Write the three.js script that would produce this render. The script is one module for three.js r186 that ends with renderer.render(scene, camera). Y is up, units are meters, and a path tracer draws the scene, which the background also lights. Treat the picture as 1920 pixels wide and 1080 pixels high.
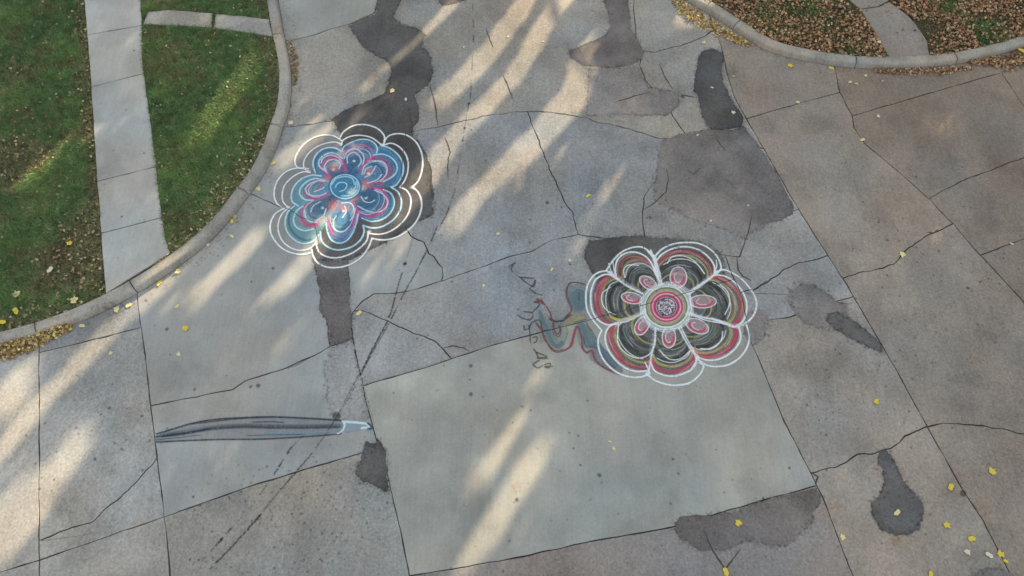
import * as THREE from 'three';
import { mergeGeometries } from 'three/addons/utils/BufferGeometryUtils.js';

// ------------------------------------------------------------------ camera, sky, sun, exposure
const scene = new THREE.Scene();
const HEIGHT = 12, TILT = THREE.MathUtils.degToRad(27), FOCAL = 1350;   // drone 12 m up, lens 27 degrees off straight down
const camera = new THREE.PerspectiveCamera(2 * THREE.MathUtils.radToDeg(Math.atan(540 / FOCAL)), 1920 / 1080, 0.1, 2000);
camera.position.set(0, HEIGHT, 0);
camera.up.set(0, 0, -1);
camera.lookAt(0, HEIGHT - Math.cos(TILT), -Math.sin(TILT));

const SUN_AZ = THREE.MathUtils.degToRad(29), SUN_EL = THREE.MathUtils.degToRad(17);
const SKY = 0.37;
const sunDir = new THREE.Vector3(Math.sin(SUN_AZ) * Math.cos(SUN_EL), Math.sin(SUN_EL), -Math.cos(SUN_AZ) * Math.cos(SUN_EL));
{ // thin bright autumn haze: pale at the horizon, blue overhead, a broad glow round the low sun
  const w = 256, h = 128, d = new Float32Array(w * h * 4), v = new THREE.Vector3();
  for (let y = 0; y < h; y++) for (let x = 0; x < w; x++) {
    const lat = ((y + 0.5) / h - 0.5) * Math.PI, lon = ((x + 0.5) / w - 0.5) * 2 * Math.PI, i = (y * w + x) * 4;
    v.set(Math.cos(lat) * Math.cos(lon), Math.sin(lat), Math.cos(lat) * Math.sin(lon));
    const up = Math.max(0, v.y), t = Math.pow(up, 0.6), glow = 0.35 * Math.pow(Math.max(0, v.dot(sunDir)), 6);
    d[i] = SKY * ((1.03 - 0.15 * t) + glow); d[i + 1] = SKY * ((1.01 - 0.06 * t) + glow * 0.85); d[i + 2] = SKY * ((0.97 + 0.02 * t) + glow * 0.6); d[i + 3] = 1;
  }
  const t = new THREE.DataTexture(d, w, h, THREE.RGBAFormat, THREE.FloatType); t.mapping = THREE.EquirectangularReflectionMapping; t.magFilter = t.minFilter = THREE.LinearFilter; t.needsUpdate = true;
  scene.background = t; scene.environment = t;
}
const sun = new THREE.DirectionalLight(new THREE.Color(1, 0.77, 0.48), 5);
sun.name = 'sun';
sun.position.copy(sunDir).multiplyScalar(120);
sun.castShadow = true;
sun.shadow.radius = 0.6;
sun.shadow.mapSize.set(4096, 4096);
Object.assign(sun.shadow.camera, { left: -45, right: 45, top: 45, bottom: -45, near: 1, far: 300 });
scene.add(sun, sun.target);
const EXPOSURE = 2.4;

// ------------------------------------------------------------------ helpers
function rng(seed) { let a = seed >>> 0; return () => { a = (a + 0x6d2b79f5) | 0; let t = Math.imul(a ^ (a >>> 15), 1 | a); t = (t + Math.imul(t ^ (t >>> 7), 61 | t)) ^ t; return ((t ^ (t >>> 14)) >>> 0) / 4294967296; }; }
const R = rng(77);
const clamp = (x, a = 0, b = 1) => Math.min(b, Math.max(a, x)), lerp = (a, b, t) => a + (b - a) * t, smooth = (a, b, x) => { const t = clamp((x - a) / (b - a)); return t * t * (3 - 2 * t); };
function hash(x, y) { let h = Math.imul(x, 374761393) + Math.imul(y, 668265263) | 0; h = Math.imul(h ^ (h >>> 13), 1274126177); return ((h ^ (h >>> 16)) >>> 0) / 4294967296; }
function noise(x, y) { const xi = Math.floor(x), yi = Math.floor(y), fx = x - xi, fy = y - yi, u = fx * fx * (3 - 2 * fx), v = fy * fy * (3 - 2 * fy); return lerp(lerp(hash(xi, yi), hash(xi + 1, yi), u), lerp(hash(xi, yi + 1), hash(xi + 1, yi + 1), u), v); }
const fbm = (x, y, o = 4) => { let s = 0, a = 0.5, n = 0; for (let i = 0; i < o; i++) { s += a * noise(x, y); n += a; a *= 0.5; x = x * 2.03 + 17.1; y = y * 2.03 + 9.7; } return s / n; };

// survey: reading of the aerial picture -> metres on the ground (or on a level h above it); x to the east of the drone, z negative ahead of it
const ct = Math.cos(TILT), st = Math.sin(TILT);
function at(px, py, h = 0) {
  const u = (px - 960) / FOCAL, v = (py - 540) / FOCAL, k = (HEIGHT - h) / (ct + v * st);
  return [u * k, -(st - v * ct) * k];
}
const pts = (list, h = 0) => list.map(([x, y]) => at(x, y, h));
const from = (ox, oy, s, list) => list.map(([x, y]) => [ox + x / s, oy + y / s]);   // readings taken on an enlarged cut-out
function spline(list, step = 0.05, closed = false) {
  const c = new THREE.CatmullRomCurve3(list.map(([x, z]) => new THREE.Vector3(x, 0, z)), closed, 'centripetal');
  return c.getSpacedPoints(Math.max(8, Math.ceil(c.getLength() / step))).map((p) => [p.x, p.z]);
}
const names = new Map();
function numbered(n) { const k = names.get(n) ?? 0; names.set(n, k + 1); return k ? n + '_' + String(k).padStart(3, '0') : n; }
function tag(o, label, category, kind, group) { Object.assign(o.userData, { label, category }); if (kind) o.userData.kind = kind; if (group) o.userData.group = group; return o; }
function group(name, label, category, kind, grp) { const g = new THREE.Group(); g.name = numbered(name); scene.add(g); return tag(g, label, category, kind, grp); }
function mesh(name, geometry, material, parent) {
  const m = new THREE.Mesh(geometry, material); m.castShadow = m.receiveShadow = true;
  m.name = parent && parent !== scene ? name : numbered(name); (parent ?? scene).add(m); return m;
}
function geo(position, index, uv, color) {
  const g = new THREE.BufferGeometry();
  g.setAttribute('position', new THREE.Float32BufferAttribute(position, 3));
  if (uv) g.setAttribute('uv', new THREE.Float32BufferAttribute(uv, 2));
  if (color) g.setAttribute('color', new THREE.Float32BufferAttribute(color, 3));
  if (index) g.setIndex(index);
  return g;
}
const area = (p) => { let s = 0; for (let i = 0; i < p.length; i++) { const [a, b] = p[i], [c, d] = p[(i + 1) % p.length]; s += a * d - c * b; } return s / 2; };
function inside(p, x, y) { let r = false; for (let i = 0, j = p.length - 1; i < p.length; j = i++) if ((p[i][1] > y) !== (p[j][1] > y) && x < (p[j][0] - p[i][0]) * (y - p[i][1]) / (p[j][1] - p[i][1]) + p[i][0]) r = !r; return r; }
function segDist(x, y, ax, ay, bx, by) { const dx = bx - ax, dy = by - ay, t = clamp(((x - ax) * dx + (y - ay) * dy) / (dx * dx + dy * dy || 1)); return Math.hypot(x - ax - t * dx, y - ay - t * dy); }
const lineDist = (l, x, y) => { let d = 1e9; for (let i = 0; i + 1 < l.length; i++) d = Math.min(d, segDist(x, y, l[i][0], l[i][1], l[i + 1][0], l[i + 1][1])); return d; };
function inset(poly, d) {                     // every edge moved d to the inside; poly anticlockwise in (x, z)
  const n = poly.length, out = [];
  for (let i = 0; i < n; i++) {
    const [ax, ay] = poly[(i + n - 1) % n], [bx, by] = poly[i], [cx, cy] = poly[(i + 1) % n];
    let l1 = Math.hypot(bx - ax, by - ay) || 1, l2 = Math.hypot(cx - bx, cy - by) || 1;
    const n1 = [-(by - ay) / l1, (bx - ax) / l1], n2 = [-(cy - by) / l2, (cx - bx) / l2];
    let mx = n1[0] + n2[0], my = n1[1] + n2[1]; const ml = Math.hypot(mx, my) || 1; mx /= ml; my /= ml;
    const k = (typeof d === 'function' ? d(bx, by) : d) / Math.max(0.5, mx * n1[0] + my * n1[1]);
    out.push([bx + mx * k, by + my * k]);
  }
  return out;
}
const dense = (poly, step) => { const out = []; poly.forEach((a, i) => { const b = poly[(i + 1) % poly.length], n = Math.max(1, Math.ceil(Math.hypot(b[0] - a[0], b[1] - a[1]) / step)); for (let k = 0; k < n; k++) out.push([lerp(a[0], b[0], k / n), lerp(a[1], b[1], k / n)]); }); return out; };
const denseLine = (l, step) => { const out = []; for (let i = 0; i + 1 < l.length; i++) { const a = l[i], b = l[i + 1], n = Math.max(1, Math.ceil(Math.hypot(b[0] - a[0], b[1] - a[1]) / step)); for (let k = 0; k < n; k++) out.push([lerp(a[0], b[0], k / n), lerp(a[1], b[1], k / n)]); } out.push(l[l.length - 1]); return out; };
const jag = (l, amp, f = 6, seed = 0) => l.map(([x, z]) => [x + (fbm(x * f + seed, z * f, 3) - 0.5) * 2 * amp, z + (fbm(x * f + 91 + seed, z * f + 37, 3) - 0.5) * 2 * amp]);

// UVs of everything laid in the road run over one map of 32 x 20 m
const MX = -16, MZ = -20, MW = 32, MH = 20;
const roadUV = (x, z) => [(x - MX) / MW, (z - MZ) / MH];
function plate(poly, top, bottom, gap, chamfer, uvOf = roadUV) {   // a cast plate with eased edges
  let p = area(poly) < 0 ? [...poly].reverse() : poly;
  p = inset(p, gap);
  const t = inset(p, chamfer), n = p.length, pos = [], uv = [], idx = [];
  const put = (q, y) => { const at0 = pos.length / 3; for (const [x, z] of q) { pos.push(x, y, z); uv.push(...uvOf(x, z)); } return at0; };
  const tri = THREE.ShapeUtils.triangulateShape(t.map(([x, z]) => new THREE.Vector2(x, z)), []);
  let a = put(t, top);
  for (const [i, j, k] of tri) idx.push(a + i, a + k, a + j);
  const ring = (q, y0, r, y1) => { const u = put(q, y0), v = put(r, y1); for (let i = 0; i < n; i++) { const j = (i + 1) % n; idx.push(u + i, u + j, v + i, v + i, u + j, v + j); } };
  if (chamfer > 0) ring(t, top, p, top - chamfer);
  ring(p, top - chamfer, p, bottom);
  const g = geo(pos, idx, uv); g.computeVertexNormals();
  const N = g.attributes.normal; for (let i = 0; i < n; i++) N.setXYZ(i, 0, 1, 0);
  return g;
}

// ------------------------------------------------------------------ survey lines (readings in picture pixels)
const kerbL = [[430, -500], [472, -250], [500, -100], [521, 0], [532, 63], [545, 126], [546, 173], [540, 214], [531, 239], [516, 283], [494, 328], [466, 367], [437, 405], [393, 453], [346, 491], [302, 522], [258, 549], [201, 580], [138, 608], [70, 632], [0, 651], [-300, 738], [-900, 900]];
const kerbR = [[1090, -500], [1130, -250], [1175, -120], [1230, -48], [1286, 2], [1331, 27], [1368, 51], [1406, 77], [1447, 98], [1491, 110], [1557, 122], [1620, 128], [1661, 129], [1727, 127], [1800, 119], [1860, 106], [1920, 89], [2100, 25], [2400, -90], [2900, -250]];
const kerbLg = spline(pts(kerbL), 0.06), kerbRg = spline(pts(kerbR), 0.06);
function offsetLine(l, d) { return l.map((p, i) => { const a = l[Math.max(0, i - 1)], b = l[Math.min(l.length - 1, i + 1)], k = Math.hypot(b[0] - a[0], b[1] - a[1]); return [p[0] + (b[1] - a[1]) / k * d, p[1] - (b[0] - a[0]) / k * d]; }); }
const KERB_W = 0.23, KERB_H = 0.135;
const kLin = offsetLine(kerbLg, -1), sideL = lineDist(pts([[100, 300], [100, 301]]), kLin[200][0], kLin[200][1]) < lineDist(pts([[100, 300], [100, 301]]), kerbLg[200][0], kerbLg[200][1]) ? -1 : 1;
const kRin = offsetLine(kerbRg, -1), sideR = lineDist(pts([[1700, -200], [1700, -201]]), kRin[200][0], kRin[200][1]) < lineDist(pts([[1700, -200], [1700, -201]]), kerbRg[200][0], kerbRg[200][1]) ? -1 : 1;
const innerL = offsetLine(kerbLg, sideL * KERB_W), innerR = offsetLine(kerbRg, sideR * KERB_W);
const lawnPolyL = [...offsetLine(kerbLg, sideL * (KERB_W - 0.02)), at(-900, 400), at(-900, -500)];
const lawnPolyR = [...offsetLine(kerbRg, sideR * (KERB_W - 0.02)), at(2900, -500)];

const Z = {
  a: (l) => from(500, 0, 3.177, l), b: (l) => from(1000, 0, 3.177, l), c: (l) => from(1180, 200, 4.319, l), d: (l) => from(1400, 320, 3, l), e: (l) => from(1400, 660, 2.571, l),
  f: (l) => from(680, 700, 2.526, l), g: (l) => from(560, 480, 2.842, l), h: (l) => from(940, 420, 3.374, l), i: (l) => from(740, 180, 3.6, l), j: (l) => from(620, 700, 4.156, l), k: (l) => from(0, 640, 2.454, l),
};
// joints: straight saw cuts and form joints; cracks: wandering breaks
const joints = [
  [[1330, 25], [1352, 85], [1362, 130], [1376, 180], [1400, 223], [1444, 300], [1488, 376], [1534, 450], [1587, 533], [1633, 613], [1664, 664], [1738, 798], [1808, 924], [1843, 975], [1886, 1060], [2000, 1280], [2250, 1790]],
  [[1510, 390], [1440, 405], [1402, 429], [1396, 458], [1387, 481], [1355, 478], [1260, 462], [1210, 455], [1120, 445], ...Z.i([[1240, 935], [1060, 970], [930, 1045]]), ...Z.g([[1130, 0], [960, 65], [770, 130], [610, 180], [510, 198], [400, 200], [340, 240], [290, 300]]), [657, 603], [662, 642], [674, 695], [681, 723], [685, 745], [692, 775], [700, 805], [709, 835], [722, 870], [730, 905], [738, 940], [760, 1040], [768, 1080], [850, 1790]],
  [[72, 560], [73, 760], [73, 1080], [76, 1790]],
  [[250, 505], [256, 548], [262, 600], [269, 640], [281, 746], [293, 852], [308, 966], [312, 999], [318, 1080], [340, 1790]],
  [[70, 662], [200, 631], [272, 611]],
  [[-990, 1330], [0, 1072], [75, 1050], [310, 968], [489, 905], [668, 852], [716, 838]],
  [[660, 727], [681, 723], [736, 707], [785, 693], [845, 673], [880, 661], [929, 645], [993, 629], [1031, 619], [1200, 574], [1420, 512]],
  [[1352, 455], [1370, 508], [1392, 560], [1408, 640], [1430, 690], [1470, 790], [1520, 885], [1548, 945], [1600, 1080], [1800, 1790]],
  [[760, 1081], [878, 1062], [977, 1044], [1115, 1013], [1203, 999], [1266, 987], [1329, 967], [1440, 936], [1536, 908]],
  [[1560, 105], [1575, 172], [1598, 217], [1601, 239], [1620, 268], [1661, 302], [1702, 337], [1742, 373], [1787, 420], [1837, 477], [1913, 558], [2060, 730], [2990, 1500]],
  [[1392, 224], [1490, 196], [1580, 171]],
  [[1594, 218], [1724, 180], [1960, 112], [2400, -10]],
  [[1872, 80], [1880, 140], [1900, 168], [1930, 215], [2100, 430], [2990, 1000]],
  [[1610, 547], [1627, 542], [1790, 492], [1840, 477], [1897, 457], [1920, 448], [2200, 360]],
  [[255, 766], [285, 760], [355, 746], [436, 730], [460, 713], [526, 693], [579, 671], [619, 650], [666, 632], [700, 618]],
  [[515, 82], [537, 77], [580, 68], [620, 54], [660, 43], [703, 24], [713, -20], [740, -150], [780, -560]],
];
const cracks = [
  [[1730, 378], [1742, 373], [1800, 340], [1840, 325], [1920, 295], [2000, 265], [2600, 60]],
  Z.d([[530, 600], [550, 600], [680, 565], [830, 525], [890, 455], [1000, 370], [1160, 300], [1190, 290]]),
  [[1505, 892], [1517, 888], [1571, 874], [1606, 853], [1649, 847], [1672, 839], [1699, 817], [1738, 800], [1769, 792], [1812, 796], [1867, 802], [1917, 812], [2300, 880], [2990, 960]],
  [[1460, 280], [1340, 268], ...Z.i([[1900, 300], [1790, 285], [1590, 225], [1370, 175], [1290, 145], [1170, 125]]), [1030, 211], [989, 208], [930, 214], [870, 226], [820, 238], [770, 246], [640, 224], [585, 232], [520, 240]],
  [...Z.c([[290, 240], [290, 255], [305, 400], [300, 480], [180, 650], [115, 740], [105, 880], [115, 990]]), [1209, 470]],
  [[989, 190], ...Z.i([[895, 100], [930, 210], [990, 350], [1030, 450], [1090, 580], [1140, 700], [1200, 790], [1240, 930]]), [1090, 446]],
  Z.g([[230, 300], [280, 296], [340, 290], [430, 320], [500, 360], [620, 415], [720, 450], [775, 500], [815, 550], [830, 580]]),
  [[762, 225], [752, 330], [748, 400], [759, 431], ...Z.i([[130, 960], [200, 990], [230, 1060]]), ...Z.g([[720, 0], [765, 60], [767, 130], [767, 150]])],
  Z.b([[560, -700], [590, -300], [600, 60], [615, 240], [640, 330], [635, 390], [670, 480], [700, 520], [800, 640], [850, 720], [900, 790], [925, 890]]),
  Z.b([[600, 318], [670, 310], [780, 300], [870, 270], [980, 235], [1070, 185], [1120, 160]]),
  [[550, 130], [650, 150], [760, 140], ...Z.a([[990, 400], [1250, 380], [1390, 385]]), ...Z.b([[0, 430], [250, 405], [500, 400], [660, 385]])],
  Z.d([[-60, 690], [30, 670], [110, 625], [210, 555], [300, 515], [440, 480], [470, 475]]),
  Z.d([[-20, 870], [140, 840], [250, 820], [390, 775], [460, 740], [580, 710], [610, 700]]),
  Z.k([[170, 922], [195, 915], [330, 850], [415, 840], [490, 770], [600, 670], [700, 560], [730, 530]]),
  [[440, 362], [466, 362], [500, 377], [548, 396], [567, 407], [589, 414], [600, 480], [612, 560], [617, 640], [625, 670]],
];
const shortCracks = [   // breaks that die out inside a slab
  Z.a([[840, 640], [860, 720], [875, 800]]), Z.a([[970, 500], [1000, 610], [1018, 750]]), Z.a([[1305, 170], [1330, 230], [1350, 280]]), Z.a([[1410, 450], [1440, 520], [1465, 590]]),
  Z.g([[775, 490], [820, 480], [880, 490], [910, 510]]), Z.c([[300, 500], [320, 590], [295, 690], [205, 775], [115, 835]]), Z.c([[690, 240], [740, 320], [790, 360]]), Z.b([[750, 380], [790, 470], [830, 530]]),
  Z.i([[340, 280], [375, 380], [355, 460], [365, 560]]), Z.i([[230, 450], [250, 520], [240, 620], [255, 680]]), Z.c([[990, 880], [970, 970], [945, 1075]]), Z.b([[880, 565], [960, 580]]), Z.b([[480, 610], [600, 575], [700, 550]]),
  Z.e([[330, 640], [345, 600], [310, 580]]), Z.f([[1610, 740], [1660, 840], [1715, 930], [1790, 830]]), Z.d([[1010, 345], [1050, 352], [1080, 330]]), Z.h([[1490, 210], [1500, 290], [1530, 330], [1580, 360]]), Z.h([[1600, 420], [1640, 380], [1680, 360]]),
];

// asphalt and slurry repairs
const patches = [
  ['tar', [...Z.a([[690, -160], [660, 0], [650, 80], [560, 110], [490, 150], [540, 230], [590, 300], [690, 350], [735, 380], [745, 420], [720, 500], [700, 560], [600, 600], [480, 650], [380, 710], [430, 790]]), [643, 275], [634, 320], [612, 380], [594, 430], [588, 470], [587, 487], [652, 488], [700, 465], [745, 440], [790, 410], [812, 402], [815, 374], [810, 347], [805, 308], [792, 275], [774, 246], ...Z.a([[870, 770], [905, 700], [905, 620], [890, 560], [960, 510], [995, 430], [980, 340], [930, 270], [950, 210], [900, 170], [800, 140], [755, 90], [800, 0], [830, -160]])], 'dark serpentine asphalt repair running under the blue chalk flower'],
  ['tar2', [[588, 489], [652, 489], [654, 520], [658, 580], [661, 636], [621, 650], [617, 640], [613, 605], [598, 580], [602, 560], [595, 520]], 'mauve strip of repair below the blue flower'],
  ['aged', [[622, 652], [661, 638], [668, 680], [679, 718], [686, 760], [690, 790], [660, 788], [625, 778], [611, 745], [615, 722], [606, 690]], 'ragged bluish concrete strip beside the tip of the chalk pen'],
  ['tar2', Z.b([[390, -160], [420, 0], [450, 90], [460, 160], [420, 220], [330, 260], [215, 300], [220, 340], [300, 390], [420, 405], [550, 395], [650, 350], [660, 300], [620, 230], [580, 170], [580, 80], [560, 0], [570, -160]]), 'boot shaped repair at the top of the crossing'],
  ['tar2', Z.a([[1000, -120], [1020, 0], [1050, 35], [1120, 20], [1180, 0], [1200, -120]]), 'small repair cut by the top edge'],
  ['tar', Z.b([[1020, 300], [1060, 288], [1120, 310], [1135, 360], [1120, 420], [1130, 490], [1170, 570], [1220, 640], [1260, 720], [1240, 750], [1130, 775], [1050, 770], [1005, 700], [985, 610], [955, 530], [970, 420], [985, 340]]), 'dark kidney shaped asphalt repair'],
  ['tar3', Z.c([[290, 260], [440, 215], [620, 190], [850, 185], [940, 150], [1125, 430], [1265, 680], [1325, 800], [1310, 860], [1230, 920], [1100, 950], [1090, 990], [1010, 1010], [960, 1060], [920, 1070], [850, 1020], [700, 970], [520, 920], [400, 850], [240, 790], [200, 760], [200, 680], [215, 560], [220, 480], [250, 290]]), 'broad faded repair with a ragged lower edge'],
  ['tar', [...Z.h([[530, 160], [560, 100], [700, 90], [900, 70], [1100, 95], [1250, 110], [1330, 140], [1400, 200], [1410, 240]]), [1362, 520], [1345, 552], [1300, 565], [1200, 570], [1140, 550], ...Z.h([[590, 330], [570, 290], [530, 220]])], 'dark asphalt repair behind the red and black flower'],
  ['tar3', Z.h([[1540, 600], [1560, 560], [1640, 545], [1690, 620], [1660, 720], [1590, 770], [1540, 720]]), 'round faded repair touching the red flower'],
  ['tar3', Z.d([[240, 680], [310, 630], [380, 640], [450, 690], [510, 740], [575, 750], [570, 800], [530, 850], [480, 890], [420, 890], [330, 860], [280, 800], [235, 730]]), 'faded oval repair above the dark capsule'],
  ['tar', Z.d([[450, 840], [470, 800], [530, 797], [620, 860], [720, 940], [772, 1000], [760, 1025], [700, 1000], [600, 955], [500, 890]]), 'dark capsule shaped asphalt repair', 0.004],
  ['tar', Z.e([[640, 480], [685, 475], [715, 530], [740, 590], [780, 650], [850, 720], [858, 770], [830, 850], [780, 880], [720, 880], [650, 850], [610, 790], [600, 730], [640, 690], [665, 630], [655, 580], [632, 540]]), 'dark flask shaped asphalt repair'],
  ['tar2', [...Z.f([[1480, 700], [1510, 678], [1640, 672], [1740, 657], [1915, 602]]), [1531, 915], [1540, 940], [1521, 962], [1528, 975], [1478, 1022], [1439, 1026], [1400, 1012], [1360, 1032], [1313, 1031], [1282, 1013], [1264, 997]], 'mauve repair under the lower edge of the pale slab'],
  ['tar', Z.j([[275, 540], [340, 560], [360, 515], [400, 560], [437, 610], [432, 680], [445, 770], [450, 905], [440, 920], [340, 890], [240, 840], [195, 780], [200, 720], [240, 680], [250, 600]]), 'small dark asphalt repair below the tip of the chalk pen'],
  ['tar2', Array.from({ length: 14 }, (_, i) => [1862 + 56 * Math.cos(i * 0.4488), 1110 + 44 * Math.sin(i * 0.4488)]), 'round dark repair in the lower corner'],
  ['slurry', Z.b([[330, 412], [620, 400], [690, 520], [860, 550], [870, 620], [800, 690], [480, 680], [320, 690]]), 'thin brownish slurry coat between the repairs'],
];
// ------------------------------------------------------------------ textures
function dataTexture(w, h, fill, srgb = true) {
  const d = new Uint8Array(w * h * 4); fill(d);
  const t = new THREE.DataTexture(d, w, h); t.colorSpace = srgb ? THREE.SRGBColorSpace : THREE.NoColorSpace;
  t.magFilter = THREE.LinearFilter; t.minFilter = THREE.LinearMipmapLinearFilter; t.generateMipmaps = true; t.wrapS = t.wrapT = THREE.MirroredRepeatWrapping; t.needsUpdate = true; return t;
}
const RW = 2048, RH = 1280;
// spots, drips and rust: matter on the concrete
const marks = document.createElement('canvas'); marks.width = RW; marks.height = RH;
{
  const c = marks.getContext('2d'), S = RW / MW;
  const to = ([x, z]) => [(x - MX) * S, (z - MZ) * S];
  const r = rng(5);
  const dot = (x, z, rad, a, col = '20,18,18') => { const [u, v] = to([x, z]); c.fillStyle = `rgba(${col},${a})`; c.beginPath(); c.ellipse(u, v, rad * S, rad * S * (0.6 + r() * 0.7), r() * 3, 0, 7); c.fill(); };
  const drips = (list, gapy, w) => {              // oil dripped from a moving car
    const l = denseLine(pts(list), 0.03); let on = 0, wd = w;
    for (const [x, z] of l) { if (on <= 0 && r() < 0.35) { on = 3 + r() * (gapy ? 6 : 30); wd = w * (0.5 + r()); } if (on-- > 0) dot(x + (r() - 0.5) * 0.012, z + (r() - 0.5) * 0.012, wd * 0.8, 0.5 + r() * 0.35); if (r() < 0.012) dot(x, z, w * 2, 0.7); }
  };
  drips([[777, 428], [770, 460], [745, 540], [735, 580], [725, 605], [680, 690], [645, 755], [625, 780]], false, 0.016);
  drips([[820, 424], [805, 460], [780, 510], [760, 545], [730, 605], [690, 675], [655, 745], [638, 770]], false, 0.014);
  drips([[640, 768], [612, 812], [585, 850], [555, 885], [520, 925], [480, 975], [430, 1030], [395, 1066]], false, 0.016);
  drips([[575, 810], [545, 840], [520, 880], [475, 945], [425, 1000], [380, 1050]], true, 0.013);
  drips([[880, 190], [871, 240], [862, 300], [852, 360], [838, 400], [822, 430]], true, 0.012);
  drips([[886, 0], [888, 70], [885, 125], [882, 185]], true, 0.011);
  for (const [px, py, rd] of [[1026, 380, 0.055], [631, 780, 0.12], [883, 686, 0.05], [881, 712, 0.035], [883, 739, 0.05], [995, 769, 0.03], [979, 762, 0.03], [1124, 891, 0.045], [1088, 872, 0.03], [969, 937, 0.05], [1272, 888, 0.03], [1262, 861, 0.03], [1343, 843, 0.02], [1280, 181, 0.06], [1047, 169, 0.035], [1213, 408, 0.03], [512, 503, 0.045], [313, 617, 0.05], [484, 723, 0.06], [470, 725, 0.05], [365, 730, 0.04], [266, 780, 0.045], [205, 765, 0.04],  [1806, 925, 0.09], [1815, 540, 0.05]]) dot(...at(px, py), rd * 0.65, 0.4);
  for (const l of [[[540, 690], [560, 682], [579, 671]], [[1290, 320], [1300, 327], [1312, 316]]]) { c.strokeStyle = 'rgba(30,28,28,.4)'; c.lineWidth = 1.5; c.lineCap = 'round'; c.beginPath(); pts(l).map(to).forEach(([u, v], i) => i ? c.lineTo(u, v) : c.moveTo(u, v)); c.stroke(); }
  for (const line of [kerbLg, kerbRg]) for (let k = 0; k < 5200; k++) {            // grit washed into the gutters
    const i = 1 + Math.floor(r() * (line.length - 2)), d = Math.pow(r(), 1.7) * 0.30, sg = -(line === kerbLg ? sideL : sideR), a = line[i - 1], b = line[i + 1], n = Math.hypot(b[0] - a[0], b[1] - a[1]);
    const f = r() - 0.5, x = line[i][0] + (b[0] - a[0]) * f + (b[1] - a[1]) / n * d * sg, z = line[i][1] + (b[1] - a[1]) * f - (b[0] - a[0]) / n * d * sg; if (fbm(x * 2.5, z * 2.5, 3) > 0.42) dot(x, z, 0.006 + 0.022 * r(), 0.05 + 0.12 * r(), r() < 0.7 ? '92,74,58' : '60,50,44');
  }
  for (const [key, list] of patches) {                              // crumbs and bleed of binder round the repairs
    const l = dense(pts(list), 0.05), n = l.length * (key === 'tar' ? 9 : 6);
    for (let k = 0; k < n; k++) { const [x, z] = l[Math.floor(r() * l.length)], d = 0.10 * Math.pow(r(), 1.5), a = r() * 6.283; dot(x + Math.cos(a) * d, z + Math.sin(a) * d, 0.006 + 0.02 * r() * r(), 0.10 + 0.25 * r(), '78,75,76'); }
  }
  const spotty = [[480, 1000, 170, 210], [1750, 560, 200, 260], [1680, 380, 150, 120], [1620, 740, 130, 120], [160, 820, 150, 110], [600, 960, 130, 150], [900, 1000, 400, 60], [1300, 800, 300, 40], [900, 300, 300, 40], [1800, 950, 200, 70]];
  for (const [px, py, rad, n] of spotty) for (let k = 0; k < n; k++) { const a = r() * 6.283, q = rad * Math.sqrt(r()); dot(...at(px + Math.cos(a) * q, py + Math.sin(a) * q * 0.8), 0.006 + 0.014 * Math.pow(r(), 2), 0.15 + r() * 0.35); }
  for (let k = 0; k < 900; k++) dot(MX + r() * MW, MZ + r() * MH, 0.007 + 0.02 * r() * r(), 0.15 + r() * 0.35);
  for (const [px, py, rd] of [[969, 915, 0.10], [1560, 965, 0.22], [1688, 1015, 0.18], [1842, 960, 0.14], [1855, 990, 0.1], [1832, 945, 0.08]]) for (let k = 0; k < 26; k++) { const [x, z] = at(px, py); dot(x + (r() - 0.5) * rd * 1.6, z + (r() - 0.5) * rd * 1.6, rd * 0.25, 0.05, '150,90,30'); }
}
const markPx = marks.getContext('2d').getImageData(0, 0, RW, RH).data;
function roadMap(grain, blotch, broom, seed, warm) {
  return dataTexture(RW, RH, (d) => {
    for (let y = 0; y < RH; y++) for (let x = 0; x < RW; x++) {
      const X = x / RW * MW, Y = y / RH * MH, i = (y * RW + x) * 4;
      const coarse = fbm(X * 0.45 + seed, Y * 0.45, 3) - 0.5, mid = fbm(X * 2.2 + seed, Y * 2.2 + 5, 3) - 0.5, worn = smooth(0.52, 0.72, fbm(X * 1.3 + seed * 2, Y * 1.3, 4));
      const fine = hash(x + seed * 7 | 0, y) - 0.5, fine2 = hash((x >> 1) + 311, (y >> 1) + seed | 0) - 0.5, br = noise(X * 55 + seed, Y * 3) - 0.5;
      let v = 1 + coarse * blotch * 1.5 + mid * blotch * 1.1 - worn * blotch * 0.45 + (fine * 0.6 + fine2 * 0.8) * grain + br * broom;
      if (hash(x + 77, y + seed | 0) > 0.985) v -= grain * 1.1; else if (hash(x + 177, y + seed | 0) > 0.985) v += grain * 0.9;
      const hue = (fbm(X * 0.8 + 40 + seed, Y * 0.8 + 60, 3) - 0.5) * warm, a = markPx[i + 3] / 255, m = 200;
      d[i] = clamp(m * v * (1 + hue), 0, 255) * (1 - a) + markPx[i] * a; d[i + 1] = clamp(m * v, 0, 255) * (1 - a) + markPx[i + 1] * a; d[i + 2] = clamp(m * v * (1 - hue), 0, 255) * (1 - a) + markPx[i + 2] * a; d[i + 3] = 255;
    }
  });
}
const agedMap = roadMap(0.15, 0.15, 0.05, 3, 0.10), freshMap = roadMap(0.05, 0.13, 0.04, 31, 0.07), tarMap = roadMap(0.16, 0.26, 0.02, 57, 0.08);
const bumpMap = dataTexture(512, 512, (d) => { for (let y = 0; y < 512; y++) for (let x = 0; x < 512; x++) { const i = (y * 512 + x) * 4, v = 128 + 90 * (fbm(x / 5, y / 5, 3) - 0.5) + 60 * (hash(x, y) - 0.5); d[i] = d[i + 1] = d[i + 2] = clamp(v, 0, 255); d[i + 3] = 255; } }, false);
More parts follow.
